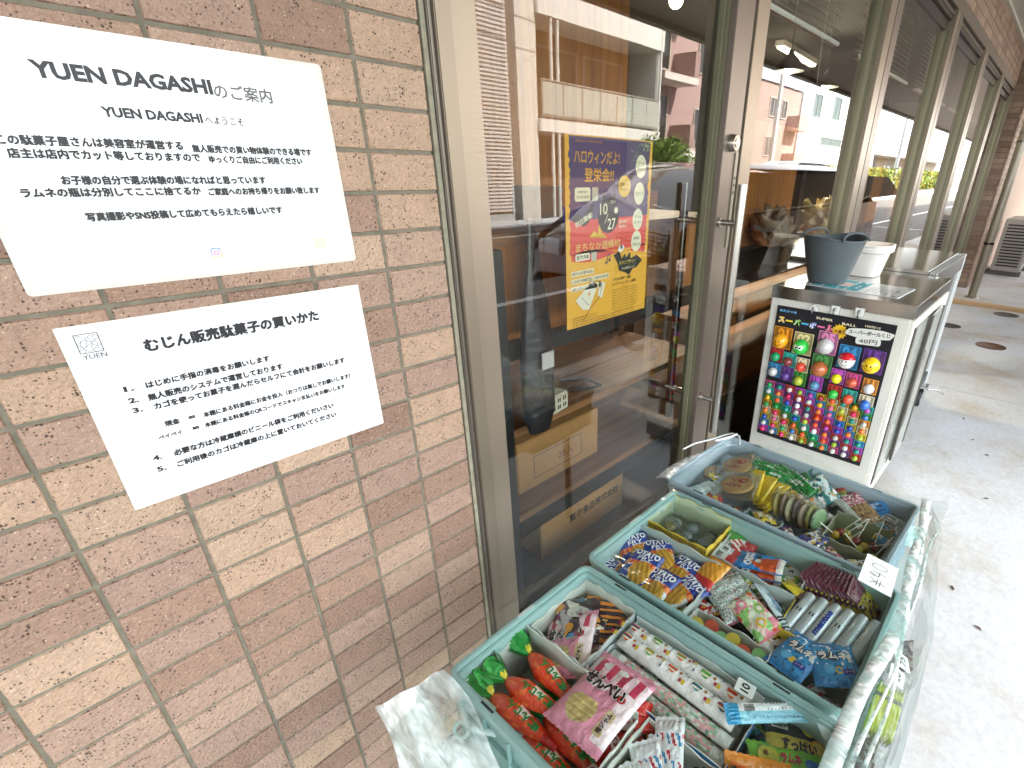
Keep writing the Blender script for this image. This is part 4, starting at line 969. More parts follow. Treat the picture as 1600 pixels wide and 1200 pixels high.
for (a, b, r, k) in balls:
    c = {'wink': 'f5a81c', 'eyes': '34c84a', 'clear': 'c8c4c4', 'cap': 'f4f2ee', 'smile': 'f8cf18', 'amber': 'b8683a'}.get(k, k)
    q = MB(); q.ball((0, 0, 0), r, hx(c), 18 if r > .02 else 12, 12 if r > .02 else 8); s_ = len(q.v)
    fp = lambda X, Y, r=r: (-math.sqrt(max(1e-8, (r * 1.02) ** 2 - X * X - Y * Y)), -X, Y)
    if k in ('wink', 'smile', 'cap'):
        disc(q, -.006, .003, .0022, .0038, hx('2a1a08'), 12, place=fp); disc(q, .006, .003, .0022, .0038, hx('2a1a08'), 12, place=fp)
        pline(q, [(-.012 + .024 * i / 10, -.004 - .007 * math.sin(math.pi * i / 10)) for i in range(11)], .0014, hx('3a1a08'), fp)
    if k == 'eyes':
        for e in (-.008, .008): disc(q, e, .004, .0075, col=hx('f6f6f0'), n=16, place=fp); 
        fp2 = lambda X, Y, r=r: (-math.sqrt(max(1e-8, (r * 1.05) ** 2 - X * X - Y * Y)), -X, Y)
        for e in (-.006, .006): disc(q, e, .003, .0035, col=hx('141414'), n=12, place=fp2)
    if k == 'cap':
        q.lathe([(r * 1.015 * math.cos(t_), r * 1.015 * math.sin(t_)) for t_ in [R(18 + 8 * i) for i in range(9)]], hx('d0202a'), 20, cap=False)
    q.build('ball', BALLM, bd, loc=(-.0025 - r * .55, -a, -b))
# the white price bubble pinned over it
t = thing('price_bubble', 'white bubble shaped price card for the 40 yen ball draw', 'price card', (1.662, -.352, .699))
m = MB(); out = [(-.062 + .124 * .5 * (1 + math.cos(a)), .017 * math.sin(a) + .002 * math.sin(5 * a)) for a in [i * math.pi / 20 for i in range(40)]]
out = [(.085 * math.cos(a) + .004 * math.sin(7 * a), .019 * abs(math.sin(a)) ** .6 * (1 if math.sin(a) > 0 else -1)) for a in [i * math.pi / 24 for i in range(48)]]
slab(m, out, 0, .0008, hx('dfe0d8')); slab(m, [(-.045 + x, -.030 + y_) for x, y_ in rrect(0, .09, -.014, .014, .01)], -.0004, .0004, hx('dfe0d8'))
m.xform(Matrix(((0, 0, -1, 0), (-1, 0, 0, 0), (0, 1, 0, 0), (0, 0, 0, 1)))); m.build('card', PAPER, t)
m = MB(); pl = lambda X, Y: (-.0012, -X, Y)
text(m, 'スーパーボールくじ', 0, .001, w=.148, h=.017, col=hx('1c1c1c'), bold=.03, place=pl); text(m, '40円', 0, -.030, w=.066, h=.018, col=hx('1c1c1c'), bold=.006, place=pl); m.build('lettering', INK, t)
t.rotation_euler = (R(-4), 0, 0); t.scale = (1, .82, .82)

# laminated sheet lying on the steel top
t = thing('instruction_sheet', 'teal and white laminated sheet lying on the steel fridge top', 'sheet', (1.872, -.245, .8005), (0, 0, R(-3)))
m = MB(); slab(m, rrect(-.105, .105, -.148, .148, .006), 0, .0009, hx('dfe6e6')); m.build('laminate', LAM, t)
m = MB(); pl = lambda a, b: (-b, a, .0012) if False else (a, b, .0012)
rect(m, 0, .058, .180, .150, hx('35a7b5'), place=pl); pl2 = lambda a, b: (a, b, .0015)
for r_ in range(5):
    for c_ in range(5): rect(m, -.072 + c_ * .036, .000 + r_ * .026, .026, .008, hx('e4f2f2') if (r_ + c_) % 3 else hx('2a8c9c'), place=pl2)
disc(m, 0, .050, .045, .028, hx('f0d6cc'), 20, place=lambda a, b: (a, b, .0018))
for r_ in range(6): rect(m, -.03 + .02 * (r_ % 2), -.040 - r_ * .015, .1, .003, hx('5a6a72'), place=pl)
for x, y in ((-.09, -.13), (.085, -.135), (.0, -.12)): disc(m, x, y, .008, col=hx('2c2c2c'), n=12, place=pl)
m.build('printing', INK, t)
# soft tub
t = thing('rubber_tub', 'dark grey flexible tub with two loop handles on the fridge top', 'tub', (1.872, -.128, .8015), (0, 0, R(-28)))
GR = hx('50595c')
m = MB(); n_ = 40
def tubf(u, v, o=0):
    a = 2 * math.pi * u; r = .064 + (.106 - .064) * (v ** .92) - o; z = .002 + .152 * v + (.006 * math.cos(2 * a)) * v ** 4
    return (r * math.cos(a), r * math.sin(a) * .96, z)
m.grid(n_, 14, lambda u, v: tubf(u, v), GR, True, True)
m.grid(n_, 14, lambda u, v: tubf(u, 1 - v, .0035) if v < 1 else tubf(u, 0, .0035), hx('3d464b'), True, True)
m.add([tubf(i / n_, 0) for i in range(n_)], [tuple(range(n_ - 1, -1, -1))], GR); m.add([(p[0], p[1], .006) for p in [tubf(i / n_, 0.02) for i in range(n_)]], [tuple(range(n_))], hx('3d464b'))
m.tube([tubf(i / n_, 1) for i in range(n_)], .0034, GR, 8, closed=True); m.build('tub_body', paint('soft_rubber', .5, var=.08, vscale=12), t)
for s_ in (-1, 1):
    m = MB(); m.tube([(.058 * math.cos(a), s_ * (.098 + .006 * math.sin(a)) - s_ * .02 * math.sin(a), .150 + .026 * math.sin(a)) for a in [math.pi * i / 16 for i in range(17)]], .0042, GR, 8); m.build('handle', MATTE, t)
# white baskets, two nested
for k in (0, 1):
    t = thing('plastic_basket', ['outer white perforated basket behind the grey tub', 'white basket nested inside the other one behind the grey tub'][k], 'basket', (2.14, -.15, .8015 + k * .012), group='nested white baskets on the fridge')
    m = MB(); WB = hx('f2ece4'); nn = 44
    def bk(u, v, o=0):
        a = 2 * math.pi * u; r = (1 + .22 * v); c, s_ = math.cos(a), math.sin(a); q = (abs(c) ** 5 + abs(s_) ** 5) ** -.2
        return ((.062 * r - o) * c * q, (.085 * r - o) * s_ * q, .10 * v)
    vs = []; fs = []
    rows_ = 22
    for j in range(rows_ + 1):
        for i in range(nn): vs.append(bk(i / nn, j / rows_))
    for j in range(rows_):
        for i in range(nn):
            hole = (j in (6, 7, 10, 11, 14, 15)) and i % 2 == 0
            if hole and not k: continue
            fs.append((j * nn + i, j * nn + (i + 1) % nn, (j + 1) * nn + (i + 1) % nn, (j + 1) * nn + i))
    m.add(vs, fs, WB, True); m.add([bk(i / nn, 0) for i in range(nn)], [tuple(range(nn))], WB)
    m.build('basket_wall', PLASTIC, t)
    m = MB()
    for o_, z in ((0, .10), (.0, .092)): m.tube([(bk(i / nn, 1)[0] * 1.05, bk(i / nn, 1)[1] * 1.05, z) for i in range(nn)], .0045 - o_, WB, 6, closed=True)
    m.build('rim', PLASTIC, t)
# second, stainless unit on casters behind the fridge
t = thing('steel_cart', 'long stainless chest on casters behind the fridge', 'chest', (2.312, -.405, 0))
m = MB(); m.box(0, .745, .018, .37, .20, .778, hx('c0c4c4')); m.build('chest_body', BRUSHED, t, .003)
m = MB(); m.box(0, .745, .03, .372, .7785, .815, SS); m.build('chest_top', STEEL, t, .003)
for k in range(3):
    m = MB(); m.box(0.004, .742, .0 + k * .010, .006 + k * .010, .779 - .02 * (2 - k), .812, hx('dfe3e4')); m.build('slide_rail', BRUSHED, t, .001)
m = MB(); m.box(.735, .745, -.002, .0175, .13, .812, hx('eceeec')); m.build('corner_trim', PLASTIC, t, .001)
m = MB(); m.box(.02, .73, .010, .0178, .22, .74, hx('20282b')); m.build('front_glass', GLOSS, t, .001)
m = MB(); m.box(.0, .03, .004, .0178, .15, .76, hx('3c4a50')); m.box(.03, .72, .004, .0178, .15, .2, hx('3c4a50')); m.build('front_frame', PLASTIC, t, .001)
m = MB(); m.box(.0, .745, .03, .36, .13, .199, hx('8c9294')); m.build('chassis', BRUSHED, t, .002)
for x, y in ((.70, .012), (.70, .33), (.05, .33), (.05, .05)):
    c = thing('caster', None, None, (x, y, 0)); c.parent = t
    m = MB(); m.box(-.03, .03, -.03, .03, .122, .129, hx('c4c8ca')); m.add([(-.02, -.022, .12), (.02, -.022, .12), (.03, -.022, .045), (-.0, -.022, .04), (-.02, .022, .12), (.02, .022, .12), (.03, .022, .045), (0, .022, .04)], [(0, 1, 2, 3), (7, 6, 5, 4), (0, 4, 5, 1)], hx('c4c8ca')); m.build('fork', BRUSHED, c, .001)
    m = MB(); m.lathe([(.03, -.014), (.05, -.012), (.05, .012), (.03, .014)], hx('26282a'), 22, cap=False); m.lathe([(.001, .0125), (.03, .014)], hx('b8bcbe'), 22, cap=False); m.lathe([(.03, -.014), (.001, -.0125)], hx('b8bcbe'), 22, cap=False); m.xform(Matrix.Translation((.015, 0, .05)) @ Matrix.Rotation(R(90), 4, 'X')); m.build('wheel', RUBBER, c)
    if y < .02:
        m = MB(); m.tube([(.02, -.03, .10), (.06, -.07, .098), (.085, -.10, .075)], .005, hx('b8bcbe'), 8); m.build('brake_lever', BRUSHED, c)

# drainpipe, pillar outlet and the air conditioner further along
t = thing('drainpipe', 'brown grey drainpipe running down the tiled end pillar', 'pipe', (6.45, -.235, 0))
m = MB(); m.tube([(0, 0, .02), (0, 0, 2.25)], .038, hx('8d8475'), 20); m.lathe([(.062, .022), (.056, .034), (.04, .036)], hx('8d8475'), 24); m.build('pipe_run', paint('pipe_paint', .28, metal=.2, var=.06), t)
for z in (.55, 1.45):
    m = MB(); m.lathe([(.042, z), (.042, z + .022)], hx('5b5550'), 20); m.box(.0, .55, .02, .03, z + .006, z + .016, hx('5b5550')); m.build('clamp', BRUSHED, t)
t = thing('air_conditioner', 'grey outdoor air conditioner unit standing past the end pillar', 'air conditioner', (8.25, -.50, .08), (0, 0, R(-2)))
AC = hx('a8a39a')
m = MB(); m.box(0, .78, 0, .30, 0, .62, AC); m.build('case', PLASTIC, t, .01)
m = MB()
for k in range(14): m.box(-.006, .0015, .03, .26, .06 + k * .037, .078 + k * .037, hx('2c2a28'))
m.build('louvres', PLASTIC, t)
m = MB(); m.lathe([(.22, -.01), (.23, 0), (.2, .004)], hx('3a3836'), 30, cap=False); m.xform(Matrix.Translation((.32, -.004, .31)) @ Matrix.Rotation(R(90), 4, 'X')); m.build('fan_guard', PLASTIC, t)
for x in (.05, .68):
    m = MB(); m.box(x, x + .06, -.02, .32, -.10, -.001, hx('6d6a66')); m.build('foot', MATTE, t)
# fallen bits on the concrete
for i, (x, y, a) in enumerate(((3.0, -.62, 20), (2.62, -.76, 70), (2.2, -.80, 120), (1.55, -.78, 10), (1.42, -.86, 60), (2.75, -.69, 140))):
    m = MB(); m.add([(-.012, 0, .001), (-.003, -.005, .003), (.012, 0, .0012), (.004, .006, .005), (0, 0, .007)], [(0, 1, 4), (1, 2, 4), (2, 3, 4), (3, 0, 4)], hx('4a3526'))
    tag(m.build('dry_leaf', MATTE, loc=(x, y, 0), rot=(0, 0, R(a))), None, 'leaf', 'dry leaf bits on the concrete')['label'] = ('dry leaf bit on the concrete, %s' % ('closest to the steel chest', 'second from the steel chest', 'below the fridge door, nearer the road', 'closest to the cover, near the fridge corner', 'largest gap from the fridge, beside the cover', 'between the chest caster and the road')[i])
# ============================================================ THE SWEETS STALL: crates, cartons, sweets, vinyl cover
t = thing('display_table', 'low folding table under the three grey crates', 'table', (.60, -.46, 0))
m = MB(); m.box(-.47, .47, -.245, .21, .378, .398, hx('b9bdbb')); m.build('table_top', PLASTIC, t, .004)
for sx_ in (-.42, .42):
    for sy_ in (-.21, .18):
        m = MB(); m.tube([(sx_, sy_, 0), (sx_ * .98, sy_, .378)], .012, hx('9a9c9a'), 10); m.build('leg', BRUSHED, t)

CRC = hx('97b8b5')
def ring(m, o, i_, z0, z1, col):
    n = len(o)
    m.add([(x, y, z0) for x, y in o] + [(x, y, z1) for x, y in o] + [(x, y, z0) for x, y in i_] + [(x, y, z1) for x, y in i_],
          [(k, (k + 1) % n, n + (k + 1) % n, n + k) for k in range(n)] + [(2 * n + (k + 1) % n, 2 * n + k, 3 * n + k, 3 * n + (k + 1) % n) for k in range(n)] +
          [(n + k, n + (k + 1) % n, 3 * n + (k + 1) % n, 3 * n + k) for k in range(n)] + [((k + 1) % n, k, 2 * n + k, 2 * n + (k + 1) % n) for k in range(n)], col)
CRM_ = paint('crate_plastic', .38, var=.07, vscale=7, bump=.12, bscale=35)
def crate(x0, x1, y0, y1, label, rot=0, col=CRC):
    w, d = (x1 - x0) / 2, (y1 - y0) / 2
    t = thing('plastic_crate', label, 'crate', ((x0 + x1) / 2, (y0 + y1) / 2, .4), (0, 0, rot), 'three grey crates in a row')
    m = MB(); O = lambda e, r=.018: rrect(-w + e, w - e, -d + e, d - e, max(r - e, .004))
    ring(m, O(0), O(.008), .108, .120, col); ring(m, O(.0082), O(.0125), .0, .1135, col)
    ring(m, O(.003), O(.0082), .094, .1078, col)
    slab(m, O(.0126), .001, .004, col)
    m.build('crate_shell', CRM_, t, .0016)
    m = MB()
    for k in range(9):
        y = -d + .03 + k * (2 * d - .06) / 8
        for s_ in (-1, 1): m.box(s_ * (w - .0028) - .0026, s_ * (w - .0028) + .0026, y - .0012, y + .0012, .0, .0938, col)
    for k in range(6):
        x = -w + .03 + k * (2 * w - .06) / 5
        for s_ in (-1, 1): m.box(x - .0012, x + .0012, s_ * (d - .0028) - .0026, s_ * (d - .0028) + .0026, .0, .0938, col)
    ring(m, O(.002), O(.0079), .048, .052, col); ring(m, O(.002), O(.0079), .0, .004, col)
    m.build('rib', CRM_, t)['kind'] = 'stuff'
    for s_ in (-1, 1):
        for f in (-.62, .62):
            m = MB(); m.box(s_ * (w - .0055) - .0016, s_ * (w - .0055) + .0016, d * f - .012, d * f + .012, .1202, .1206, hx('16201f')); m.build('rim_slot', MATTE, t)
    m = MB(); m.box(-.016, .016, d - .0066, d - .0016, .1202, .1212, hx('c7d2cf')); m.build('rim_tab', PLASTIC, t)
    return t
crate(.168, .456, -.686, -.238, 'grey green crate nearest the viewer with the carrot packs and the long tubes')
crate(.467, .757, -.684, -.228, 'middle grey green crate with the potato snack bags')
crate(.771, 1.062, -.652, -.192, 'far grey crate against the fridge with round crackers and green packs', R(-2), hx('a6b7c0'))

# --- wrappers
def hnoise(x, y, s): return noise.noise(Vector((x, y, s)))
def surf(w, h, t, seed, wr=1.0, e=3.2):
    def H(x, y):
        u = min(1, abs(2 * x / w)); v = min(1, abs(2 * y / h))
        b = t / 2 * max(0, 1 - u ** e) ** .55 * max(0, 1 - v ** 4.5) ** .65
        k = min(1, b / (t * .12 + 1e-6))
        return b + wr * k * (.0016 * hnoise(x * 70, y * 70, seed) + .0010 * hnoise(x * 190, y * 150, seed + 5) + .0016 * math.sin(x / w * 34 + 3 * hnoise(x * 40, 0, seed)) * v ** 5)
    return H
def pouch(name, label, cat, w, h, t, art, loc, rot=(0, 0, 0), decal=None, group=None, seed=1, mat=None, n=26, bendx=0.0, wr=1.0, crimp=True):
    H = surf(w, h, t, seed, wr); m = MB(); nu, nv = n, int(n * max(1, min(2, h / w)))
    def top(u, v):
        x, y = (u - .5) * w, (v - .5) * h; pin = 1 - .05 * (1 - abs(2 * v - 1) ** 3)
        tooth = 0
        return (x * pin, y, H(x, y) + bendx * (x / w * 2) ** 2 * .01)
    m.grid(nu, nv, top, lambda u, v: art(u, v))
    m.grid(nu, nv, lambda u, v: (lambda p: (p[0], p[1], -.7 * p[2] - .0003))(top(1 - u, v)), lambda u, v: art(1 - u, v))
    if crimp:
        for s_ in (-1, 1):
            yb = s_ * h / 2; k = int(w / .004); c = art(.5, .01 if s_ < 0 else .99)
            vs = []
            for i in range(k + 1):
                X = (-w / 2 + w * i / k); vs += [(X, yb - s_ * .001, .0003), (X, yb + s_ * (.0045 if i % 2 else .0030), .0003 + .0003 * (i % 2))]
            m.add(vs, [(2 * i, 2 * i + 2, 2 * i + 3, 2 * i + 1) if s_ > 0 else (2 * i, 2 * i + 1, 2 * i + 3, 2 * i + 2) for i in range(k)], c)
    HH = lambda x, y: H(x, y)
    if decal: decal(m, HH, w, h)
    o = m.build(name, mat or PRINT, loc=loc, rot=rot)
    return tag(o, label, cat, group)
def band(*stops):
    cs = [(a, hx(c)) for a, c in stops]
    def f(u, v):
        for a, c in cs:
            if v <= a: return c
        return cs[-1][1]
    return f
def mixc(a, b, f): return tuple(x + (y - x) * f for x, y in zip(a, b))
def blotch(base, cols, scale, seed, thr=.15):
    base = hx(base); cols = [hx(c) for c in cols]
    def f(u, v):
        for i, c in enumerate(cols):
            if hnoise(u * scale + 7 * i, v * scale, seed + i * 3.3) > thr: return c
        return base
    return f
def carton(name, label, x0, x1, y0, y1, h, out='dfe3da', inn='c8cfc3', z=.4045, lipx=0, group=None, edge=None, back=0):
    cx_, cy_ = (x0 + x1) / 2, (y0 + y1) / 2; w, d = (x1 - x0) / 2, (y1 - y0) / 2
    t = thing(name, label, 'carton', (cx_, cy_, z), group=group)
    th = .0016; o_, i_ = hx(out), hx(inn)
    def wall_(ax, s_, hh0, hh1):
        """a wall with its own torn, curved top edge"""
        m = MB(); L = d if ax == 'x' else w; N = 14
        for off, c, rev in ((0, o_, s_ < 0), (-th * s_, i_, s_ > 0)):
            vs = []
            for i in range(N + 1):
                a = -L + 2 * L * i / N; q = (w if ax == 'x' else d) * s_ + off
                zz = hh0 + (hh1 - hh0) * i / N + .0025 * math.sin(i * 1.3 + s_) * (1 if 0 < i < N else 0) + .002 * hnoise(i * .9, s_, x0 * 50)
                bow = .0012 * math.sin(math.pi * i / N) * s_
                vs += [(q, a, 0), (q + bow, a, zz)] if ax == 'x' else [(a, q, 0), (a, q + bow, zz)]
            m.add(vs, [(2 * i, 2 * i + 2, 2 * i + 3, 2 * i + 1) for i in range(N)], c)
        a_ = m.v; n_ = (N + 1) * 2
        m.add([], [], c); base_ = len(m.v)
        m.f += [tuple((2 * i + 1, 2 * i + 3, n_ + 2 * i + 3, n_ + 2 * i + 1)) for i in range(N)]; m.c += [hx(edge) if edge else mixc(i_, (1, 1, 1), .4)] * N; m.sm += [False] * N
        return m
    for ax, s_ in (('x', -1), ('x', 1), ('y', -1), ('y', 1)):
        hh = h + (back if (ax == 'x' and s_ > 0) else 0)
        wall_(ax, s_, hh, hh).build('side', CARD, t)
    m = MB(); m.box(-w + th, w - th, -d + th, d - th, .0005, .002, i_); m.build('base', CARD, t)
    return t
zt = .4045
# ---------- near crate
G = 'cartons of sweets in the near crate'
carton('carton', 'pale open carton full of carrot shaped packs in the near crate', .184, .305, -.470, -.252, .088, back=.012, group=G)
carton('carton', 'pale open carton holding pink rice cracker bags in the near crate', .312, .441, -.362, -.252, .092, 'cfd8d4', back=.006, group=G)
cb = carton('carton', 'long bright blue carton holding the balloon printed tubes', .326, .441, -.586, -.367, .080, '2a8fc8', 'd3ddd8', back=.012, group=G)
m = MB(); pl = lambda a, b: (-.0575 - .0016, -a, b)
disc(m, .0, .042, .05, .02, hx('1b6fae'), 24, place=lambda a, b: (-.0575 - .0012, -a, b)); text(m, 'オーベター', .01, .04, w=.085, h=.020, col=WHITE, bold=.04, place=pl); disc(m, -.06, .05, .010, col=WHITE, n=14, place=pl); disc(m, .07, .03, .012, .006, WHITE, 14, place=pl)
m.build('printing', INK, cb)
carton('carton', 'pale open carton of striped sachets at the near edge', .186, .318, -.664, -.478, .086, group=G)
carton('carton', 'pale tray under the green and purple packs in the near crate', .326, .444, -.676, -.592, .050, group=G)

ORG = hx('e0401c'); 
def carrot(i, x, y, z, yaw, L=.118, r=.0185, flip=False, label='', pitch=0):
    t = thing('carrot_pack', label, 'sweets', (x, y, z), (R(pitch), 0, R(yaw)), 'carrot shaped puffed rice packs')
    m = MB(); n = 22; rnd = random.Random(i)
    def f(u, v):
        a = 2 * math.pi * u; k = math.sin(math.pi * min(1, v * 1.02 + .001)) ** .45 if v < .25 else (1 - (v - .25) * .95)
        k = max(.06, k); rr_ = r * k * (1 + .05 * math.sin(a * 5 + v * 9) + .06 * hnoise(math.cos(a) * 2, v * 9, i))
        return (rr_ * math.cos(a), L * (.5 - v), rr_ * math.sin(a) * .85)
    bl = blotch('e2431d', ['f06a2a'], 6, i * 1.7, .25)
    m.grid(n, 26, f, lambda u, v: hx('f3efe2') if (.40 < v < .56 and .12 < u < .26) else (hx('1f8a34') if (.62 < v < .74 and .16 < u < .34) else (hx('b81d18') if v > .78 else bl(u * 3, v * 3))), True, True)
    top_ = lambda X, Y: (X, Y, math.sqrt(max(1e-7, (r * .86 * (1 - max(0, .25 - Y / L) * .9)) ** 2 - X * X)) + .0012)
    text(m, 'にんじん', 0.0, .004, w=.050, h=.013, col=hx('1f7a2e'), bold=.05, rot=R(90), place=lambda a, b: top_(a, b)); 
    text(m, 'ポン菓子', 0.010, -.012, w=.022, h=.005, col=hx('f6e9c0'), bold=.03, rot=R(90), place=lambda a, b: top_(a, b))
    m.build('wrapper', PRINT, t)
    m = MB(); cols = [hx(c) for c in ('1d9a3a', '127a2c', '2fae4a', 'e2d23a')]
    for k in range(9):
        a = 2 * math.pi * k / 9 + rnd.uniform(-.2, .2); l = rnd.uniform(.030, .046); sp = rnd.uniform(.014, .027); ww = .0115
        b0 = Vector((.004 * math.cos(a), L * .49, .004 * math.sin(a))); tp = Vector((sp * math.cos(a), L * .5 + l, sp * math.sin(a) * .7)); sd = Vector((-math.sin(a), .1, math.cos(a))) * ww
        md = (b0 + tp) / 2 + Vector((0, 0, rnd.uniform(-.003, .004)))
        m.add([b0 - sd * .25, b0 + sd * .25, md + sd, tp + sd * .9, tp - sd * .9, md - sd, tp + Vector((0, .004, 0))], [(0, 1, 2, 5), (5, 2, 3, 6), (5, 6, 4)], cols[k % 3] if k % 4 else cols[0])
    m.add([(-.003, L * .47, .005), (.004, L * .49, .006), (.006, L * .56, .009), (0, L * .58, .01), (-.004, L * .55, .008)], [(0, 1, 2, 3, 4)], cols[3])
    m.build('leafy_top', PRINT, t)
CL = ['carrot pack nearest the carton corner, green top against the wall side', 'carrot pack with its green top fanned over the carton edge', 'carrot pack lying against the far carton wall under the pink bag', 'carrot pack low at the near carton side, half under the pink bag', 'carrot pack along the near carton wall with the barcode end down', 'carrot pack pointing its green top to the striped sachets', 'carrot pack with a red tip poking out right of the pink bag']
for i, (x, y, z, yw, pt) in enumerate([(.212, -.345, .470, 6, 6), (.240, -.346, .482, 10, 4), (.276, -.340, .482, -6, 3), (.207, -.405, .452, 2, 0), (.236, -.415, .458, -6, 0), (.262, -.418, .452, 184, 0), (.288, -.420, .464, 8, -4)]):
    carrot(i + 3, x, y, z, yw, label=CL[i], pitch=pt)
def pinkart(u, v):
    if v < .07 or v > .93: return hx('f0a0b8')
    if .14 < u < .62 and .10 < v < .42 and (u - .38) ** 2 * 18 + (v - .28) ** 2 * 32 < 1: return mixc(hx('e2cf94'), hx('c9ab62'), .5 + .5 * math.sin(v * 90))
    if v > .70: return hx('c83a5a') if (int(u * 9) % 2) else hx('f2d6dc')
    return hx('ee9db4') if u < .75 else hx('f6e4e6')
def pinkdec(m, H, w, h):
    text(m, 'せんべい', -.004, h * .13, w=w * .70, h=h * .20, col=WHITE, bold=.14, H=H, lift=.0008); text(m, 'せんべい', -.004, h * .13, w=w * .68, h=h * .18, col=hx('2c1418'), bold=.05, H=H, lift=.0014)
    rect(m, w * .30, -h * .22, w * .14, h * .30, hx('d9c49a'), H=H, lift=.0008); text(m, '梅ジャム', w * .30, -h * .22, w=h * .24, h=w * .08, col=hx('3a2418'), rot=R(90), bold=.03, H=H, lift=.0013)
    disc(m, w * .28, h * .10, .006, col=hx('c41e2c'), n=12, H=H, lift=.0009); disc(m, -w * .22, h * .36, .007, .005, WHITE, 12, H=H, lift=.0009); disc(m, w * .05, h * .38, .008, .005, WHITE, 12, H=H, lift=.0009)
pouch('cracker_bag', 'pink rice cracker bag lying on top of the carrot packs', 'sweets', .100, .118, .020, pinkart, (.287, -.420, .502), (R(4), R(-8), R(-92)), pinkdec, 'pink rice cracker bags', 2, n=36)
pouch('cracker_bag', 'pink rice cracker bag leaning in the wall side carton, front one', 'sweets', .092, .104, .020, pinkart, (.338, -.308, .474), (R(10), R(-24), R(-62)), pinkdec, 'pink rice cracker bags', 4, n=32)
pouch('cracker_bag', 'pink rice cracker bag partly hidden under the front one', 'sweets', .092, .104, .018, pinkart, (.362, -.320, .458), (R(8), R(-18), R(-70)), pinkdec, 'pink rice cracker bags', 6, n=28)
brown = blotch('2e2226', ['c98a2a', 'a8a2a0', '7a2a5a', 'e0d8c8', '2a6a8a'], 5, 4, .26)
pouch('chocolate_bag', 'dark brown and silver bag tucked at the far carton corner', 'sweets', .090, .085, .020, brown, (.392, -.292, .480), (R(-6), R(10), R(-30)), lambda m, H, w, h: (disc(m, -.01, .0, .020, .013, hx('c9c6bc'), 18, H=H, lift=.0009), text(m, 'チョコ', .012, -.022, w=.05, h=.016, col=hx('f0a83a'), bold=.06, H=H, lift=.0012)), 'dark chocolate snack bags', 9, n=34)
pouch('chocolate_bag', 'dark orange striped bag pressed against the blue carton', 'sweets', .070, .085, .016, lambda u, v: hx('e08a2a') if (math.sin(v * 40) > .45 and u > .3) else hx('3a2028'), (.412, -.326, .478), (R(4), R(6), R(-50)), None, 'dark chocolate snack bags', 11, n=32)
# long tubes
def balloonart(i):
    def f(u, v): return hx('f3f2ee')
    return f
def tube_pack(name, label, x, y, z, L, r, art, yaw=0, pitch=0, dec=None, group=None, seed=0, mat=None):
    m = MB()
    def f(u, v):
        a = 2 * math.pi * u; e = min(v, 1 - v) * 14; k = min(1, .35 + e * .65) if e < 1 else 1
        return (r * math.cos(a) * (1 if k == 1 else (1 + .15 * (1 - k))), L * (.5 - v), r * math.sin(a) * (k if k < 1 else 1) * (1 + .03 * math.sin(v * 60 + a * 2)))
    m.grid(18, 44, f, art, True, True)
    P_ = lambda X, Y: (X, Y, math.sqrt(max(1e-8, (r * 1.03) ** 2 - X * X)) + .0004)
    if dec: dec(m, P_, L, r)
    return tag(m.build(name, mat or PRINT, loc=(x, y, z), rot=(R(pitch), 0, R(yaw))), label, 'sweets', group)
BC = ['e2682a', '3a9aa8', 'c83a30', '5aa83a', 'd8a02a', '2a4a6a']
def balloons(seed):
    def d(m, P_, L, r):
        rn = random.Random(seed); n = 5
        for k in range(n):
            y = -L * .42 + L * .84 * k / (n - 1) + .004; x = rn.uniform(-.003, .004); a, b = hx(BC[rn.randrange(6)]), hx(BC[rn.randrange(6)])
            for s_ in range(6):
                x0_, x1_ = x - .008 + s_ * .00267, x - .008 + (s_ + 1) * .00267; c = (a, hx('f0e6d0'), b)[s_ % 3]
                hh = lambda q: .0095 * math.sqrt(max(0, 1 - ((q - x) / .0082) ** 2))
                m.add([P_(x0_, y - .6 * hh(x0_)), P_(x1_, y - .6 * hh(x1_)), P_(x1_, y + hh(x1_)), P_(x0_, y + hh(x0_))], [(0, 1, 2, 3)], c)
            rect(m, x, y - .012, .005, .004, hx('b87a3a'), place=P_)
            yy = y + L * .42 / (n - 1) ; sx_ = rn.choice((-1, 1)) * .006
            rect(m, sx_, yy, .006, .005, hx('e0c23a'), place=P_); rect(m, sx_, yy + .005, .0045, .004, hx('b02a3a'), place=P_); rect(m, -sx_, yy - .002, .004, .003, hx('7a8aa0'), place=P_)
    return d
TL = ['balloon printed tube at the far side of the blue carton', 'balloon printed tube in the middle of the blue carton', 'pink green speckled clear tube beside the balloon tubes', 'pink green speckled clear tube second from the near side', 'pink green speckled clear tube along the near side of the blue carton']
tube_pack('snack_tube', TL[0], .418, -.470, .486, .200, .0135, balloonart(0), 1, 0, balloons(1), 'long snack tubes in the blue carton')
tube_pack('snack_tube', TL[1], .390, -.472, .489, .198, .0135, balloonart(0), -2, 0, balloons(5), 'long snack tubes in the blue carton')
def speck(s):
    return lambda u, v: (hx('dfe6df') if v < .12 or v > .9 else [hx('e8b0ac'), hx('9ec9a8'), hx('e9ebe2'), hx('d6dccf'), hx('7aa89a')][int(abs(hnoise(u * 9, v * 42, s)) * 11) % 5])
for k, (x, z) in enumerate(((.366, .478), (.350, .466), (.340, .452))):
    tube_pack('snack_tube', TL[2 + k], x, -.474 - k * .002, z, .204, .0095, speck(k * 4.4), -1 - k, 0, None, 'long snack tubes in the blue carton')
for k in range(4): tube_pack('snack_tube', 'white tube in the lower layer of the blue carton, number %s from the far side' % ('one', 'two', 'three', 'four')[k], .424 - k * .024, -.474, .452 if k < 3 else .440, .198, .0115, speck(20 + k), 0, 0, None, 'long snack tubes in the blue carton')
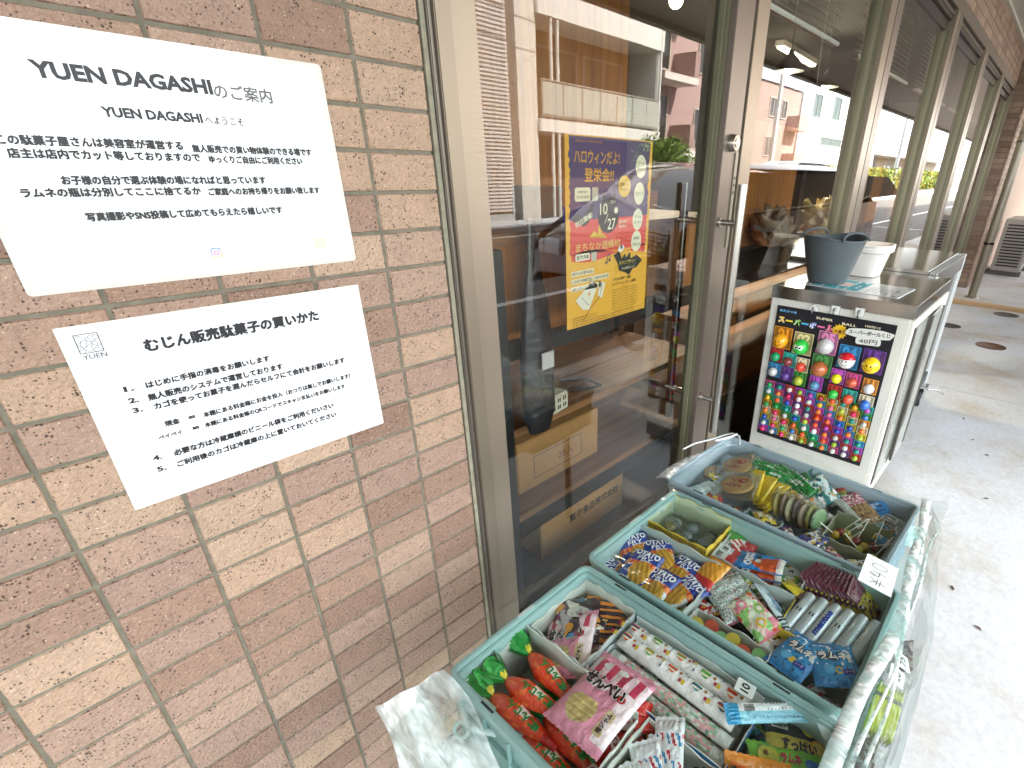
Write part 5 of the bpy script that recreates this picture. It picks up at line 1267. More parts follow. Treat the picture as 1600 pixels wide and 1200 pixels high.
m = MB(); slab(m, rrect(-.011, .011, -.013, .013, .002), 0, .0006, hx('e9efeb')); text(m, '10', 0, 0, w=.014, h=.012, col=INKC, bold=.03, lift=.0009); tag(m.build('price_tag', INK, loc=(.428, -.561, .508), rot=(R(6), 0, R(8))), 'small white price tag reading 10 on the balloon tubes', 'price tag')
m = MB(); slab(m, rrect(-.011, .011, -.013, .013, .002), 0, .0006, hx('d9e2cf')); text(m, '60', 0, 0, w=.014, h=.012, col=INKC, bold=.03, lift=.0009); tag(m.build('price_tag', INK, loc=(.1875, -.300, .478), rot=(0, R(-62), R(4))), 'small white price tag on the carton wall behind the carrot packs', 'price tag')
# striped sachets
def stripes(u, v):
    a = int((u * 1.3 + v * .9) * 9); return [hx('f2f4f4'), hx('c22a44'), hx('f2f4f4'), hx('3a8ac0')][a % 4] if int(v * 6) % 2 == 0 else hx('eef3f4')
for k in range(6):
    pouch('striped_sachet', ['far', 'second', 'third', 'fourth', 'fifth', 'nearest'][k] + ' red white and blue striped sachet in the near edge carton', 'sweets', .040, .095, .010, stripes, (.290 - k * .017, -.528 - (k % 2) * .01, .486 - k * .004), (R(12), R(-16), R(-62 + 9 * k)), None, 'striped sachets', 30 + k, n=20)
pouch('licorice_stick', 'black stick pack with red and yellow squares across the sachets', 'sweets', .026, .115, .011, lambda u, v: ([hx('e8d42a'), hx('1a1a1a'), hx('c8302a'), hx('1a1a1a')][int(v * 16) % 4] if .2 < u < .8 else hx('1c1c1c')), (.262, -.606, .492), (0, R(6), R(-50)), None, 'black chequered stick packs', 41, n=22)
pouch('licorice_stick', 'black and orange stick pack at the carton end', 'sweets', .026, .10, .011, lambda u, v: hx('e86a1a') if abs(u - .5) < .2 + .1 * math.sin(v * 20) else hx('1c1c1c'), (.296, -.622, .490), (0, R(6), R(-66)), None, 'black chequered stick packs', 42, n=22)
for k in range(4): pouch('jelly_stick', 'jelly stick of the near edge carton, ' + ('lime one', 'red one', 'white one', 'blue one')[k], 'sweets', .020, .10, .012, (lambda c: (lambda u, v: c))(hx(('6ab02a', 'c8302a', 'e8eeee', '4a9ad0')[k])), (.205 + k * .022, -.60 - k * .008, .462), (0, 0, R(-8 + k * 9)), None, 'jelly sticks', 50 + k, n=16)
# right hand corner packs
def barcode(m, H, x, y, w, h, rot=0, lift=.0009):
    rect(m, x, y, w, h, hx('f2f4f2'), rot, H=H, lift=lift); rn = random.Random(int(x * 1e4) & 255); a = -w * .44
    while a < w * .42:
        b = rn.choice((.0004, .0008, .0012)); rect(m, x + (a) * math.cos(rot), y + a * math.sin(rot), b, h * .72, hx('202020'), rot, H=H, lift=lift + .0005); a += b + rn.choice((.0005, .0009))
pouch('blue_stick_pack', 'light blue stick pack leaning out over the middle crate edge', 'sweets', .026, .105, .008, lambda u, v: hx('2f9fd0') if v > .86 else (hx('8fd0e2') if u < .55 else hx('e6eff0')), (.415, -.598, .507), (R(4), R(-16), R(44)), lambda m, H, w, h: (barcode(m, H, .006, .024, .010, .020), text(m, 'サワーペーパーキャンディ', -.006, -.008, w=.07, h=.004, col=hx('2a5a8a'), rot=R(90), H=H), [rect(m, .007, -.002 - k * .005, .009, .0012, hx('3a4a52'), H=H) for k in range(8)]), 'soft candy packs in the near crate', 60)
pouch('lemon_candy_pack', 'black and yellow lemon candy pack in the near crate corner', 'sweets', .085, .060, .014, lambda u, v: hx('e2d63a') if v > .90 else (hx('1d2a2a') if v > .55 or (u > .9 and int(v * 20) % 2) else hx('dcc85a')), (.424, -.640, .476), (R(-6), R(6), R(-62)), lambda m, H, w, h: (barcode(m, H, -.022, .016, .022, .012), text(m, 'すっぱい', .0, -.010, w=.045, h=.018, col=hx('1a1a1a'), bold=.06, H=H, lift=.0012), disc(m, .026, -.006, .012, col=hx('e8a82a'), n=18, H=H, lift=.001), disc(m, .026, -.006, .009, col=hx('f2d070'), n=18, H=H, lift=.0014), disc(m, .016, .016, .008, col=hx('d8d83a'), n=14, H=H, lift=.001)), 'soft candy packs in the near crate', 61, n=34)
pouch('lime_candy_pack', 'bright green candy pack lying across the near crate corner', 'sweets', .098, .034, .012, lambda u, v: hx('7ac43a') if v > .15 else hx('9ad85a'), (.388, -.640, .484), (R(-4), R(4), R(-57)), lambda m, H, w, h: (disc(m, -.024, .0, .013, col=hx('c9c84a'), n=20, H=H, lift=.0009), disc(m, -.026, .003, .004, col=hx('7a4a1a'), n=10, H=H, lift=.0014), text(m, 'ラムネ', .004, .0, w=.026, h=.012, col=hx('c02a3a'), bold=.06, H=H, lift=.001), disc(m, .030, -.004, .010, .007, hx('3a7ad0'), 16, H=H, lift=.001)), 'soft candy packs in the near crate', 62, n=30)
pouch('grape_candy_pack', 'mauve candy pack at the very near edge of the crate', 'sweets', .098, .034, .012, lambda u, v: hx('b87ab0'), (.358, -.650, .478), (R(-4), R(4), R(-57)), lambda m, H, w, h: [rect(m, -.01, -.008 + k * .005, .05, .0014, hx('e8e0ea'), H=H) for k in range(4)], 'soft candy packs in the near crate', 63, n=24)
pouch('orange_candy_pack', 'orange pack standing on edge between blue carton and green pack', 'sweets', .080, .050, .010, lambda u, v: hx('e08a1a') if v > .3 else hx('c8501a'), (.348, -.618, .474), (R(62), 0, R(-62)), None, 'soft candy packs in the near crate', 64, n=24)
pouch('leaf_candy_pack', 'yellow and teal pack tucked under the light blue stick', 'sweets', .060, .050, .012, blotch('2a6a5a', ['e8c82a', '3a9a8a', '1a1a1a'], 5, 8, .1), (.432, -.606, .462), (R(-8), 0, R(-50)), None, 'soft candy packs in the near crate', 65, n=26)
m = MB(); slab(m, rrect(-.013, .013, -.012, .012, .004), 0, .0005, hx('c9dcdc')); tag(m.build('paper_tag', PAPER, loc=(.446, -.668, .512), rot=(R(30), R(-30), R(-50))), 'curled pale paper tag on the near crate corner', 'tag')

# ---------- middle crate
G = 'cartons of sweets in the middle crate'
carton('carton', 'grey open carton full of blue potato snack bags', .482, .622, -.420, -.236, .092, 'b9c6c0', 'a9b8b0', back=.014, group=G)
yb = carton('carton', 'box with a yellow striped edge holding clear bagged sweets', .646, .745, -.376, -.240, .100, 'e6c84a', 'cdd9b4', edge='e2c22a', back=.012, group=G)
m = MB()
for k in range(34): rect(m, -.064 + k * .0039, .093, .0017, .010, hx('7a5a1a'), place=lambda a, b: (-.0495 - .0016, -a, b))
m.build('striped_edge', INK, yb)
carton('carton', 'grey open carton of blue and orange chocolate packs', .650, .747, -.545, -.385, .092, 'b9c6c0', 'a9b0a4', back=.010, group=G)
carton('carton', 'small grey carton of striped jelly cups at the near rim', .482, .530, -.560, -.428, .080, 'a9b8b0', group=G)
sv = carton('carton', 'yellow edged box of silver chewy candy rolls', .575, .672, -.672, -.548, .086, 'e2c23a', '9fb0a8', edge='e2c22a', group=G)
m = MB(); text(m, 'グレープ味', 0, .066, w=.07, h=.011, col=hx('3a7a2a'), bold=.05, place=lambda a, b: (-.0485 - .0017, -a, b)); m.build('printing', INK, sv)
carton('carton', 'low grey tray of little wrapped sweets below the blue bags', .482, .568, -.674, -.566, .046, 'a9b8b0', group=G)
def pfart(s):
    def f(u, v):
        if v > .60: return hx('1f3f9a')
        q = (u - .62) ** 2 * 8 + (v - .28) ** 2 * 10
        if q < .8: return mixc(hx('d8a83a'), hx('a87a1a'), .5 + .5 * math.sin(u * 40 + v * 20))
        if abs(v - .50 - .10 * (u - .5)) < .07: return hx('d8502a') if int(u * 14) % 2 else hx('e88a3a')
        if v < .08: return hx('d8e0e6')
        return hx('23449f') if u < .55 - .2 * v else hx('c9d2d6')
    return f
def pfdec(m, H, w, h):
    text(m, 'POTATO', 0, h * .32, w=w * .84, h=h * .19, col=hx('f4f6fa'), bold=.05, H=H, lift=.0012); text(m, 'FRY', .004, h * .15, w=w * .44, h=h * .12, col=hx('e9f0f6'), bold=.02, H=H, lift=.0012)
PF = [(.510, -.268, .470, 70, 10), (.574, -.262, .486, 20, 12), (.588, -.306, .490, 12, 6), (.540, -.300, .492, -24, 6), (.520, -.345, .488, -34, 8), (.580, -.358, .486, -44, 8), (.545, -.385, .486, -60, 8), (.602, -.392, .478, -80, 12)]
PL_ = ['in the left corner of the grey carton', 'standing at the far wall, left one', 'at the far wall with its lettering upright', 'on top in the middle of the carton', 'near the crate rim, tilted left', 'right of the middle one, chips showing', 'low by the near rim', 'in the right corner, red edge up']
for k, (x, y, z, a, tl_) in enumerate(PF):
    pouch('potato_snack_bag', 'blue potato snack bag ' + PL_[k], 'snack', .066, .082, .022, pfart(k), (x, y, z - .004), (R(tl_), R(-tl_ * .7), R(a - 60)), pfdec, 'blue potato snack bags', 70 + k, n=34)
pouch('corn_snack_bag', 'orange and red snack bag edge beside the bubble pack', 'snack', .050, .070, .018, lambda u, v: hx('c8262a') if v < .35 else (mixc(hx('f0b43a'), hx('d8801a'), .5 + .5 * math.sin(u * 30 + v * 30))), (.600, -.408, .494), (R(18), R(-10), R(-100)), None, None, 79, n=28)
# clear wrapped sweets
def clear_candy(name, label, x, y, z, r, core, seed, group=None):
    t = thing(name, label, 'sweets', (x, y, z), (0, 0, seed), group)
    m = MB(); m.lathe([(r * .2, -r * .3), (r * .55, -r * .25), (r * .6, 0), (r * .5, r * .25), (.001, r * .3)], core, 16); m.build('sweet', PRINT, t)
    m = MB()
    def f(u, v):
        a = 2 * math.pi * u; p = math.pi * v; d = Vector((math.cos(a) * math.sin(p), math.sin(a) * math.sin(p), -math.cos(p))); k = 1 + .35 * noise.fractal(d * 3 + Vector((seed, 0, 0)), .6, 2, 3); st = 1 + .9 * max(0, abs(d.x) - .6)
        return (d.x * r * k * st, d.y * r * k, d.z * r * .55 * k)
    m.grid(26, 16, f, hx('dfece8'), True, True); m.build('wrapper', CLEAR, t)
    return t
for k in range(9):
    clear_candy('wrapped_sweet', 'clear wrapped white sweet, %s in the yellow striped box' % ('far left', 'far middle', 'far right', 'middle left', 'centre', 'middle right', 'near left', 'near middle', 'near right')[k], .716 - (k // 3) * .024, -.266 - (k % 3) * .040, .470 + .004 * (k % 2), .021, [hx('dfe9ea'), hx('b8c8d8'), hx('e8e4cc'), hx('c8a85a')][k % 4], k * 1.9 + 1, 'clear wrapped sweets in the striped box')
m = MB(); m.grid(22, 22, lambda u, v: (.652 + .088 * u, -.370 + .126 * v, .502 + .012 * math.sin(math.pi * u) * math.sin(math.pi * v) + .003 * hnoise(u * 7, v * 7, 3)), hx('e2e6b8')); tag(m.build('inner_bag', CLEAR), 'clear inner bag bulging over the yellow striped box', 'bag')
# chocolate packs
def mmart(u, v): return hx('1f86cf') if (u + .25 * math.sin(v * 5)) < .55 else (hx('c8501f') if u < .85 else hx('e8e8e0'))
def mmdec(m, H, w, h):
    text(m, 'CHOCO', -w * .20, 0, w=h * .85, h=w * .18, col=WHITE, rot=R(90), bold=.08, H=H, lift=.0012); disc(m, -w * .02, h * .18, .0048, col=hx('1a1a1a'), n=12, H=H, lift=.001); disc(m, -w * .02, -h * .1, .0055, col=WHITE, n=12, H=H, lift=.001); text(m, 'つぶつぶ', w * .36, 0, w=h * .7, h=w * .08, col=hx('c42a2a'), rot=R(90), bold=.04, H=H, lift=.001)
for k in range(4): pouch('chocolate_pack', 'blue and orange chocolate pack, %s' % ('top one in the grey carton', 'second down in the grey carton', 'lowest showing its orange end', 'at the near wall of the carton')[k], 'chocolate', .092, .042, .012, mmart, (.694 - k * .010, -.462 - k * .002, .492 - k * .010), (0, R(-8), R(-78 + k * 4)), mmdec, 'blue chocolate packs', 90 + k, n=30)
for k in range(4): pouch('biscuit_pack', 'white barcoded biscuit pack end, %s of four' % ('first', 'second', 'third', 'last')[k], 'biscuit', .026, .050, .010, lambda u, v: hx('e4ecec') if v > .4 else hx('b83a3a'), (.672 + k * .018, -.402 - k * .003, .484), (0, R(-20), R(-8 + 4 * k)), (lambda m, H, w, h: barcode(m, H, 0, .010, .016, .016)), 'white barcoded biscuit packs', 96 + k, n=18)
pouch('biscuit_pack', 'green and red biscuit pack standing in the carton corner', 'biscuit', .045, .060, .010, lambda u, v: hx('4a9a3a') if v > .6 else (hx('c23a3a') if int(u * 8 + v * 4) % 2 else hx('e8e2d8')), (.726, -.408, .486), (R(10), R(14), R(-40)), None, 'white barcoded biscuit packs', 101, n=24)
# bubbly ball bag and lolly bag
def bub(u, v):
    q = hnoise(u * 40, v * 40, 2); return hx('f2f6f4') if q > .18 else (hx('b86a7a') if q < -.38 else (hx('7a9a90') if q < -.1 else hx('c2d4ce')))
pouch('bubble_bag', 'clear bag of speckled puffed balls next to the potato snacks', 'snack', .080, .085, .034, bub, (.590, -.462, .483), (R(4), R(-4), R(-30)), None, None, 110, n=52, wr=1.6)
pouch('ring_jelly_bag', 'clear bag of pink and green jelly rings', 'sweets', .056, .078, .022, blotch('e2c4b4', ['8ac46a', 'e88a9a', 'd8e2c8', 'e0503a'], 4, 3, .12), (.572, -.508, .490), (R(8), R(-6), R(-18)), lambda m, H, w, h: [disc(m, dx, dy, .009, col=hx(c), n=16, H=H, lift=.0009) or disc(m, dx, dy, .0045, col=hx('f0e6dc'), n=12, H=H, lift=.0014) for dx, dy, c in ((-.01, .02, 'e88a9a'), (.01, .0, '9ac46a'), (-.006, -.02, 'e8b84a'))], None, 112, n=30)
pouch('yoghurt_candy_bag', 'silver and black striped pouch between the bubble bag and the rolls', 'sweets', .044, .090, .010, lambda u, v: hx('2c3438') if v < .35 and int(v * 30) % 2 else hx('b8ccd0'), (.612, -.530, .486), (R(20), R(38), R(-14)), lambda m, H, w, h: [rect(m, 0, -.012 + k * .012, .014, .008, hx('4a8ab8'), R(45), H=H) for k in range(4)], None, 113, n=26)
JC = ['c83a2a', 'e8a02a', '5aa03a', '3a8ab8', 'd86a2a', '8a3a3a']
for k in range(6):
    t = thing('jelly_cup', ('rim corner', 'second', 'third', 'fourth', 'fifth', 'farthest') [k] + ' striped jelly cup in the small grey carton', 'jelly', (.506 + (k % 2) * .010, -.442 - k * .020, .468), (R(10 * (k % 3)), R(-14), 0), 'striped jelly cups')
    m = MB(); m.lathe([(.008, -.012), (.011, .010), (.0115, .012), (.0105, .0135)], (lambda kk: (lambda i, q: hx(JC[(kk + q // 3) % 6])))(k), 18); m.build('cup', GLOSS, t)
    m = MB(); m.lathe([(.0118, .0136), (.0118, .0142)], hx(('c9b84a', 'b8503a', '6a9a5a')[k % 3]), 18); m.build('cup_lid', PAPER, t)
m = MB(); m.lathe([(.012, 0), (.012, .0006)], hx('e4ecea'), 20); text(m, '¥60', 0, 0, w=.016, h=.007, col=INKC, bold=.03, lift=.001); tag(m.build('price_tag', INK, loc=(.492, -.552, .488), rot=(0, 0, R(-40))), 'small round white price tag by the jelly cups', 'price tag')
# maroon packs fanned in a row
for k in range(11):
    pouch('noodle_snack_pack', 'maroon pack with yellow letters, %s of the fanned row' % ('first from the left', 'second', 'third', 'fourth', 'fifth', 'sixth', 'seventh', 'eighth', 'ninth', 'tenth', 'last and most upright')[k], 'snack', .050, .064, .007, lambda u, v: hx('6a1f38') if v > .62 or v < .1 else (hx('d8c42a') if hnoise(u * 7, v * 7, 3) > -.05 else hx('4a1a2a')), (.716 + .0012 * k, -.560 - k * .0078, .482 + .001 * k), (R(60 - 2 * k), R(-6), R(-16 + 2 * k)), (lambda m, H, w, h: text(m, 'ソース', 0, -.002, w=.034, h=.016, col=hx('e2cf3a'), bold=.08, H=H, lift=.0012)) if k > 8 else None, 'maroon snack packs in a fan', 120 + k, n=18)
pouch('noodle_snack_pack', 'yellow topped snack pack left of the maroon fan', 'snack', .036, .060, .012, lambda u, v: hx('d8c42a') if v > .5 else hx('5a3a3a'), (.668, -.552, .490), (R(10), R(24), R(-10)), None, 'maroon snack packs in a fan', 133, n=22)
# silver rolls
def roll_(k, y, art, dec, lb):
    m = MB(); L = .088; r = .0105
    m.lathe([(r * .75, -L / 2), (r, -L / 2 + .002), (r, L / 2 - .002), (r * .75, L / 2)], art, 20)
    P_ = lambda X, Y: (-math.sqrt(max(1e-8, (r * 1.02) ** 2 - X * X)), -X, Y)
    if dec: dec(m, P_)
    m.xform(Matrix.Rotation(R(90), 4, 'Y') @ Matrix.Identity(4))
    tag(m.build('candy_roll', paint('foil_paper', .3, metal=.35, var=.05, bump=.2, bscale=60), loc=(.630, y, .484 + .002 * k), rot=(0, R(-16), R(-10))), lb, 'sweets', 'silver chewy candy rolls')
def dots(m, P_):
    for a in (-1, 1): rect(m, a * .0025, .004, .0022, .007, hx('2a3234'), place=P_)
def ment(m, P_): rect(m, 0, 0, .016, .07, hx('eef2f4'), place=P_); text(m, 'mentos', 0, -.002, w=.052, h=.010, col=hx('2a4aa8'), bold=.05, rot=R(90), place=lambda a, b: (P_(a, b)[0] - .0005, -a, b)); rect(m, 0, .038, .014, .008, hx('c8283a'), place=P_)
def smallp(m, P_):
    for k in range(9): rect(m, 0, -.036 + k * .008, .012, .0018 if k % 3 else .005, hx('3a4448'), place=P_)
for k in range(6):
    roll_(k, -.560 - k * .0205, hx('c6d2d4'), (dots, dots, ment, dots, smallp, smallp)[k], ('plain silver candy roll furthest left in the yellow box', 'plain silver candy roll second from the left', 'white mentos candy roll with blue letters', 'silver candy roll right of the mentos roll', 'silver candy roll with small print, fifth from the left', 'silver candy roll with small print at the box end')[k])
def bluebag(u, v):
    if u < .10 or u > .90 or v < .08 or v > .92: return hx('1f8ad0')
    q = hnoise(u * 8, v * 8, 6); return hx('eef4f4') if (q > .22 and v > .35) else (hx('2f9ad8') if q > -.22 else hx('1a6a9a'))
def bbdec(m, H, w, h):
    text(m, 'ラムネ', 0, h * .12, w=w * .64, h=h * .24, col=hx('14283a'), bold=.16, H=H, lift=.0009); text(m, 'ラムネ', 0, h * .12, w=w * .60, h=h * .20, col=WHITE, bold=.05, H=H, lift=.0015)
    disc(m, -w * .14, -h * .20, .008, col=hx('58b8e8'), n=16, H=H); disc(m, w * .04, -h * .22, .006, col=hx('e8c83a'), n=16, H=H); rect(m, w * .24, -h * .24, w * .28, h * .12, hx('2a3a9a'), .2, H=H, lift=.001); text(m, 'ソーダ', w * .24, -h * .24, w=w * .2, h=h * .07, col=WHITE, rot=.2, H=H, lift=.0016)
pouch('soda_candy_bag', 'bright blue soda candy bag lying on the tray, left one', 'sweets', .062, .074, .016, bluebag, (.546, -.592, .486), (R(4), R(-6), R(-104)), bbdec, 'bright blue soda candy bags', 140, n=36)
pouch('soda_candy_bag', 'bright blue soda candy bag lying on the tray, right one', 'sweets', .070, .072, .016, bluebag, (.562, -.640, .492), (R(-3), R(-6), R(-58)), bbdec, 'bright blue soda candy bags', 141, n=36)
for k in range(9):
    pouch('mini_sweet', 'little white and red wrapped sweet, %s on the low tray' % ('first by the jelly carton', 'second', 'third', 'fourth', 'fifth', 'sixth', 'seventh', 'eighth, by the street rim', 'last, in the crate corner')[k], 'sweets', .020, .028, .010, (lambda kk: (lambda u, v: hx('b83a3a') if hnoise(u * 4, v * 4, kk * 3.1) > .12 else (hx('dfe6e2') if hnoise(u * 6, v * 6, kk) > -.2 else hx('6a7a74'))))(k), (.494 + .012 * (k % 3), -.572 - k * .011, .462 + .004 * (k % 2)), (R(10 * (k % 3) - 8), R(-8), R(k * 47)), None, 'little wrapped sweets on the low tray', 150 + k, n=12)

# price card
m = MB(); slab(m, [(-.036, -.026), (.036, -.024), (.036, .026), (-.035, .025)], 0, .0008, hx('e6f0ee'))
def stroke(pts, w=.0011): pline(m, pts, w, hx('23282c'), lambda a, b: (a, b, .0011))
stroke([(-.027, .010), (-.021, .001), (-.015, .010)]); stroke([(-.021, .001), (-.021, -.014)]); stroke([(-.028, -.001), (-.014, -.001)]); stroke([(-.028, -.006), (-.014, -.006)])
stroke([(-.003, .014), (-.008, -.001), (.004, -.001)]); stroke([(.001, .010), (.001, -.012)]); stroke([(-.007, .014), (-.009, .004)])
stroke([(.016 + .006 * math.cos(a), .002 + .012 * math.sin(a)) for a in [i * .45 for i in range(15)]])
tag(m.build('price_card', PAPER, loc=(.728, -.646, .5535), rot=(R(8), R(-4), R(3))), 'white handwritten price card reading 40 yen on the cover', 'price card')

# ---------- far crate
G = 'cartons of sweets in the far crate'
carton('carton', 'olive open carton with thin white lolly sticks', .866, .960, -.632, -.520, .078, '8f9a7a', '8a9470', back=.01, group=G)
carton('carton', 'small teal carton of green packs at the near side of the far crate', .800, .870, -.440, -.360, .066, '8fb0a8', '7f9a94', group=G)
def cracker(k, x, y, z, rx, ry, lb):
    t = thing('round_cracker', lb, 'cracker', (x, y, z), (R(rx), R(ry), R(-78)), 'big round crackers in clear bags')
    m = MB(); n_ = 30; m.lathe([(.030, -.002), (.037, 0), (.036, .0025), (.030, .0035), (.001, .004)], hx('d8a868'), n_)
    pl = lambda a, b: (a, b, .0052)
    text(m, 'たこせん', -.006, -.010, w=.040, h=.013, col=hx('b81e22'), bold=.08, place=pl); disc(m, .012, .012, .012, .008, hx('b81e22'), 16, rot=.5, place=pl); disc(m, .014, .013, .005, .003, hx('f0c8a0'), 10, place=lambda a, b: (a, b, .0055))
    for q in range(4): pline(m, [(.004 - q * .004, .010 - q * .002), (.0 - q * .005, .020 - q * .001)], .0016, hx('b81e22'), pl)
    m.build('cracker', paint('rice_cracker', .5, var=.2, vscale=90, bump=.5, bscale=160), t)
    H = surf(.094, .104, .014, k); m = MB(); m.grid(26, 26, lambda u, v: ((u - .5) * .094, (v - .5) * .104, H((u - .5) * .094, (v - .5) * .104) + .0015), hx('dfe8e4')); m.grid(26, 26, lambda u, v: ((.5 - u) * .094, (v - .5) * .104, -.003), hx('dfe8e4')); m.build('wrapper', CLEAR, t)
for k, (x, y, z, rx, ry, lb) in enumerate([(.898, -.312, .497, 4, -10, 'round cracker with red letters lying nearest, on top'), (.982, -.270, .492, 6, -14, 'round cracker with red letters behind the nearest one'), (1.026, -.262, .478, 8, -40, 'round cracker standing in the far crate corner'), (.950, -.240, .470, 0, 0, 'dull purple cracker low in the wall side corner')]): cracker(k, x, y, z, rx, ry, lb)
for k in range(10):
    a = -8 - k * 5.5
    pouch('yellow_snack_stick', 'bright yellow snack stick, %s of the yellow fan' % ('first at the top', 'second', 'third', 'fourth', 'fifth', 'sixth', 'seventh', 'eighth', 'ninth', 'last')[k], 'snack', .015, .088, .010, lambda u, v: hx('f2d21a') if v > .12 else hx('c8a81a'), (.945 - .003 * k, -.332 - .0082 * k, .484 + .003 * (k % 3)), (R(18), R(-20), R(-70 - 5 * k)), None, 'bright yellow snack sticks', 170 + k, n=14, wr=.5)
def green(u, v): return hx('f2f6f0') if (abs(u - .5) > .36 and int(v * 22) % 2) else (hx('0f8a3a') if hnoise(u * 4, v * 6, 4) > -.1 else hx('0a6a2c'))
for k in range(9):
    pouch('green_snack_pack', 'glossy green snack pack, %s in the far crate' % ('first at the crate corner', 'second', 'third', 'fourth', 'fifth', 'sixth', 'seventh', 'eighth', 'last by the teal bag')[k], 'snack', .034, .074, .014, green, (1.010 + .012 * math.sin(k * 1.7), -.322 - .0145 * k, .490 + .004 * (k % 2)), (R(8), R(-34), R(24 - 8 * k)), (lambda m, H, w, h: text(m, 'わさび', 0, .004, w=.030, h=.008, col=hx('eef6ee'), rot=R(90), bold=.06, H=H, lift=.001)), 'glossy green snack packs', 190 + k, n=22)
for k in range(7):
    t = thing('bagged_cake', 'clear bagged round cake, %s in the middle of the far crate' % ('first from the yellow sticks', 'second', 'third', 'fourth', 'fifth', 'sixth', 'last')[k], 'cake', (.915 + .006 * (k % 2), -.405 - k * .0155, .478), (R(78), R(4), R(8 - 4 * k)), 'clear bagged round cakes')
    m = MB(); m.lathe([(.020, -.005), (.027, -.003), (.0275, .002), (.022, .0055), (.001, .006)], hx(('b8a04a', 'a87a5a', 'c8b88a', '6a4a3a', 'a88a6a', 'b8b04a', '8ab07a')[k]), 20); m.build('cake', MATTE, t)
    m = MB(); m.grid(20, 14, (lambda kk: (lambda u, v: (.034 * math.cos(2 * math.pi * u) * math.sin(math.pi * v) * (1 + .12 * hnoise(u * 9, v * 9, kk)), .040 * math.sin(2 * math.pi * u) * math.sin(math.pi * v) * (1 + .2 * hnoise(u * 7, v * 9, kk + 4)), -.011 * math.cos(math.pi * v))))(k), hx('dfe8e4'), True, True); m.build('wrapper', CLEAR, t)
pouch('tied_treat_bag', 'teal and white treat bag tied at its top, by the far rim', 'sweets', .062, .072, .022, blotch('cfe4e0', ['3a8a8a', 'f4f8f6', 'c8a86a', '1f5a62'], 5, 6, .2), (1.015, -.462, .488), (R(20), R(-30), R(-40)), lambda m, H, w, h: [m.add([(0, h / 2, 0), (s_ * .022, h / 2 + .018, .006), (s_ * .010, h / 2 + .024, -.002)], [(0, 1, 2)], hx('4a9a9a')) for s_ in (-1, 1)], None, 210, n=34)
pouch('yellow_red_pack', 'small pale pack with a red mark behind the tied treat bag', 'sweets', .040, .050, .010, lambda u, v: hx('c83a2a') if (v > .6 and u > .3) else (hx('a8a83a') if v > .35 else hx('c2d0c0')), (1.030, -.500, .486), (R(10), R(-40), R(-70)), None, None, 211, n=20)
pouch('nut_bag', 'clear bag of brown nuts with a red patterned header', 'snack', .060, .090, .020, lambda u, v: (hx('d8e6e2') if u < .25 else ((hx('a83a5a') if hnoise(u * 14, v * 14, 2) > 0 else hx('dfc8cc')) if v > .55 else (hx('a88a5a') if hnoise(u * 12, v * 12, 1) > -.1 else hx('7a5a3a')))), (1.000, -.550, .488), (R(6), R(-18), R(-40)), None, None, 212, n=44)
m = MB(); m.box(-.020, .020, -.015, .015, -.012, .012, hx('2f94d8')); disc(m, -.006, .002, .005, col=hx('bfe0f4'), n=12, lift=.0124); disc(m, .008, .002, .005, col=hx('1a5a9a'), n=12, lift=.0124); rect(m, 0, -.010, .03, .004, hx('1a4a8a'), lift=.0124); text(m, 'ガム', 0, .009, w=.02, h=.006, col=WHITE, bold=.04, lift=.0128)
tag(m.build('gum_box', GLOSS, bevel=.0015, loc=(1.028, -.583, .484), rot=(R(10), R(-20), R(-50))), 'small bright blue gum box in the far street side corner', 'box')
for k in range(3): pouch('barcoded_pack', 'pale teal barcoded pack, %s in the far street corner' % ('upper', 'middle', 'lower')[k], 'sweets', .030, .092, .008, lambda u, v: hx('c2dcd6') if v < .9 else hx('b85a4a'), (1.020 - .014 * k, -.612 - .004 * k, .480 - .006 * k), (R(4), R(-24), R(-10 + 6 * k)), (lambda m, H, w, h: (barcode(m, H, 0, .0, .016, .03), [rect(m, .0, -.03 + q * .004, .018, .0012, hx('4a5a5a'), H=H) for q in range(4)])), 'pale barcoded packs', 215 + k, n=20)
rn = random.Random(9)
for k in range(9):
    t = thing('lolly', 'thin white lolly stick, %s in the olive carton' % ('first at the far wall', 'second', 'third', 'fourth', 'fifth', 'sixth', 'seventh', 'eighth', 'last, by the street side')[k], 'lolly', (.905 + rn.uniform(-.025, .03), -.534 - k * .0105, .470), (R(rn.uniform(30, 80)), 0, R(rn.uniform(-180, 180))), 'white lolly sticks in the olive carton')
    m = MB(); m.tube([(0, 0, 0), (0, 0, .052)], .0012, hx('eef0e4'), 6); m.build('stick', MATTE, t)
    m = MB(); m.ball((0, 0, -.004), .009, hx(('b8962a', '8a3a2a', 'a8a83a')[k % 3]), 14, 9); m.build('sweet', GLOSS, t)
for k in range(7): pouch('clear_snack_pack', 'clear striped snack pack, %s, near side of the far crate' % ('first at the wall end', 'second', 'third', 'fourth', 'fifth', 'sixth', 'last at the street end')[k], 'snack', .044, .060, .012, (lambda kk: blotch('c9d8cc', [('b8b04a', 'c86a6a', '8a9ab8')[kk % 3], 'e8ece2', '5a7a6a'], 6, kk, .12))(k), (.808 + .004 * (k % 2), -.262 - k * .054, .462), (R(8), R(-26), R(-90 + 14 * (k % 3))), None, 'clear snack packs in the far crate', 230 + k, n=26)
for k in range(4): pouch('clear_snack_pack', 'pale teal snack sleeve, %s by the wall rim of the far crate' % ('first', 'second', 'third', 'fourth')[k], 'snack', .034, .080, .010, (lambda kk: (lambda u, v: hx('bcd4ce') if int(v * 18 + kk) % 4 else hx('e9efe9')))(k), (.842 + .018 * k, -.232 - .010 * k, .474), (R(6), R(-12), R(-120 + 10 * k)), None, 'clear snack packs in the far crate', 240 + k, n=20)

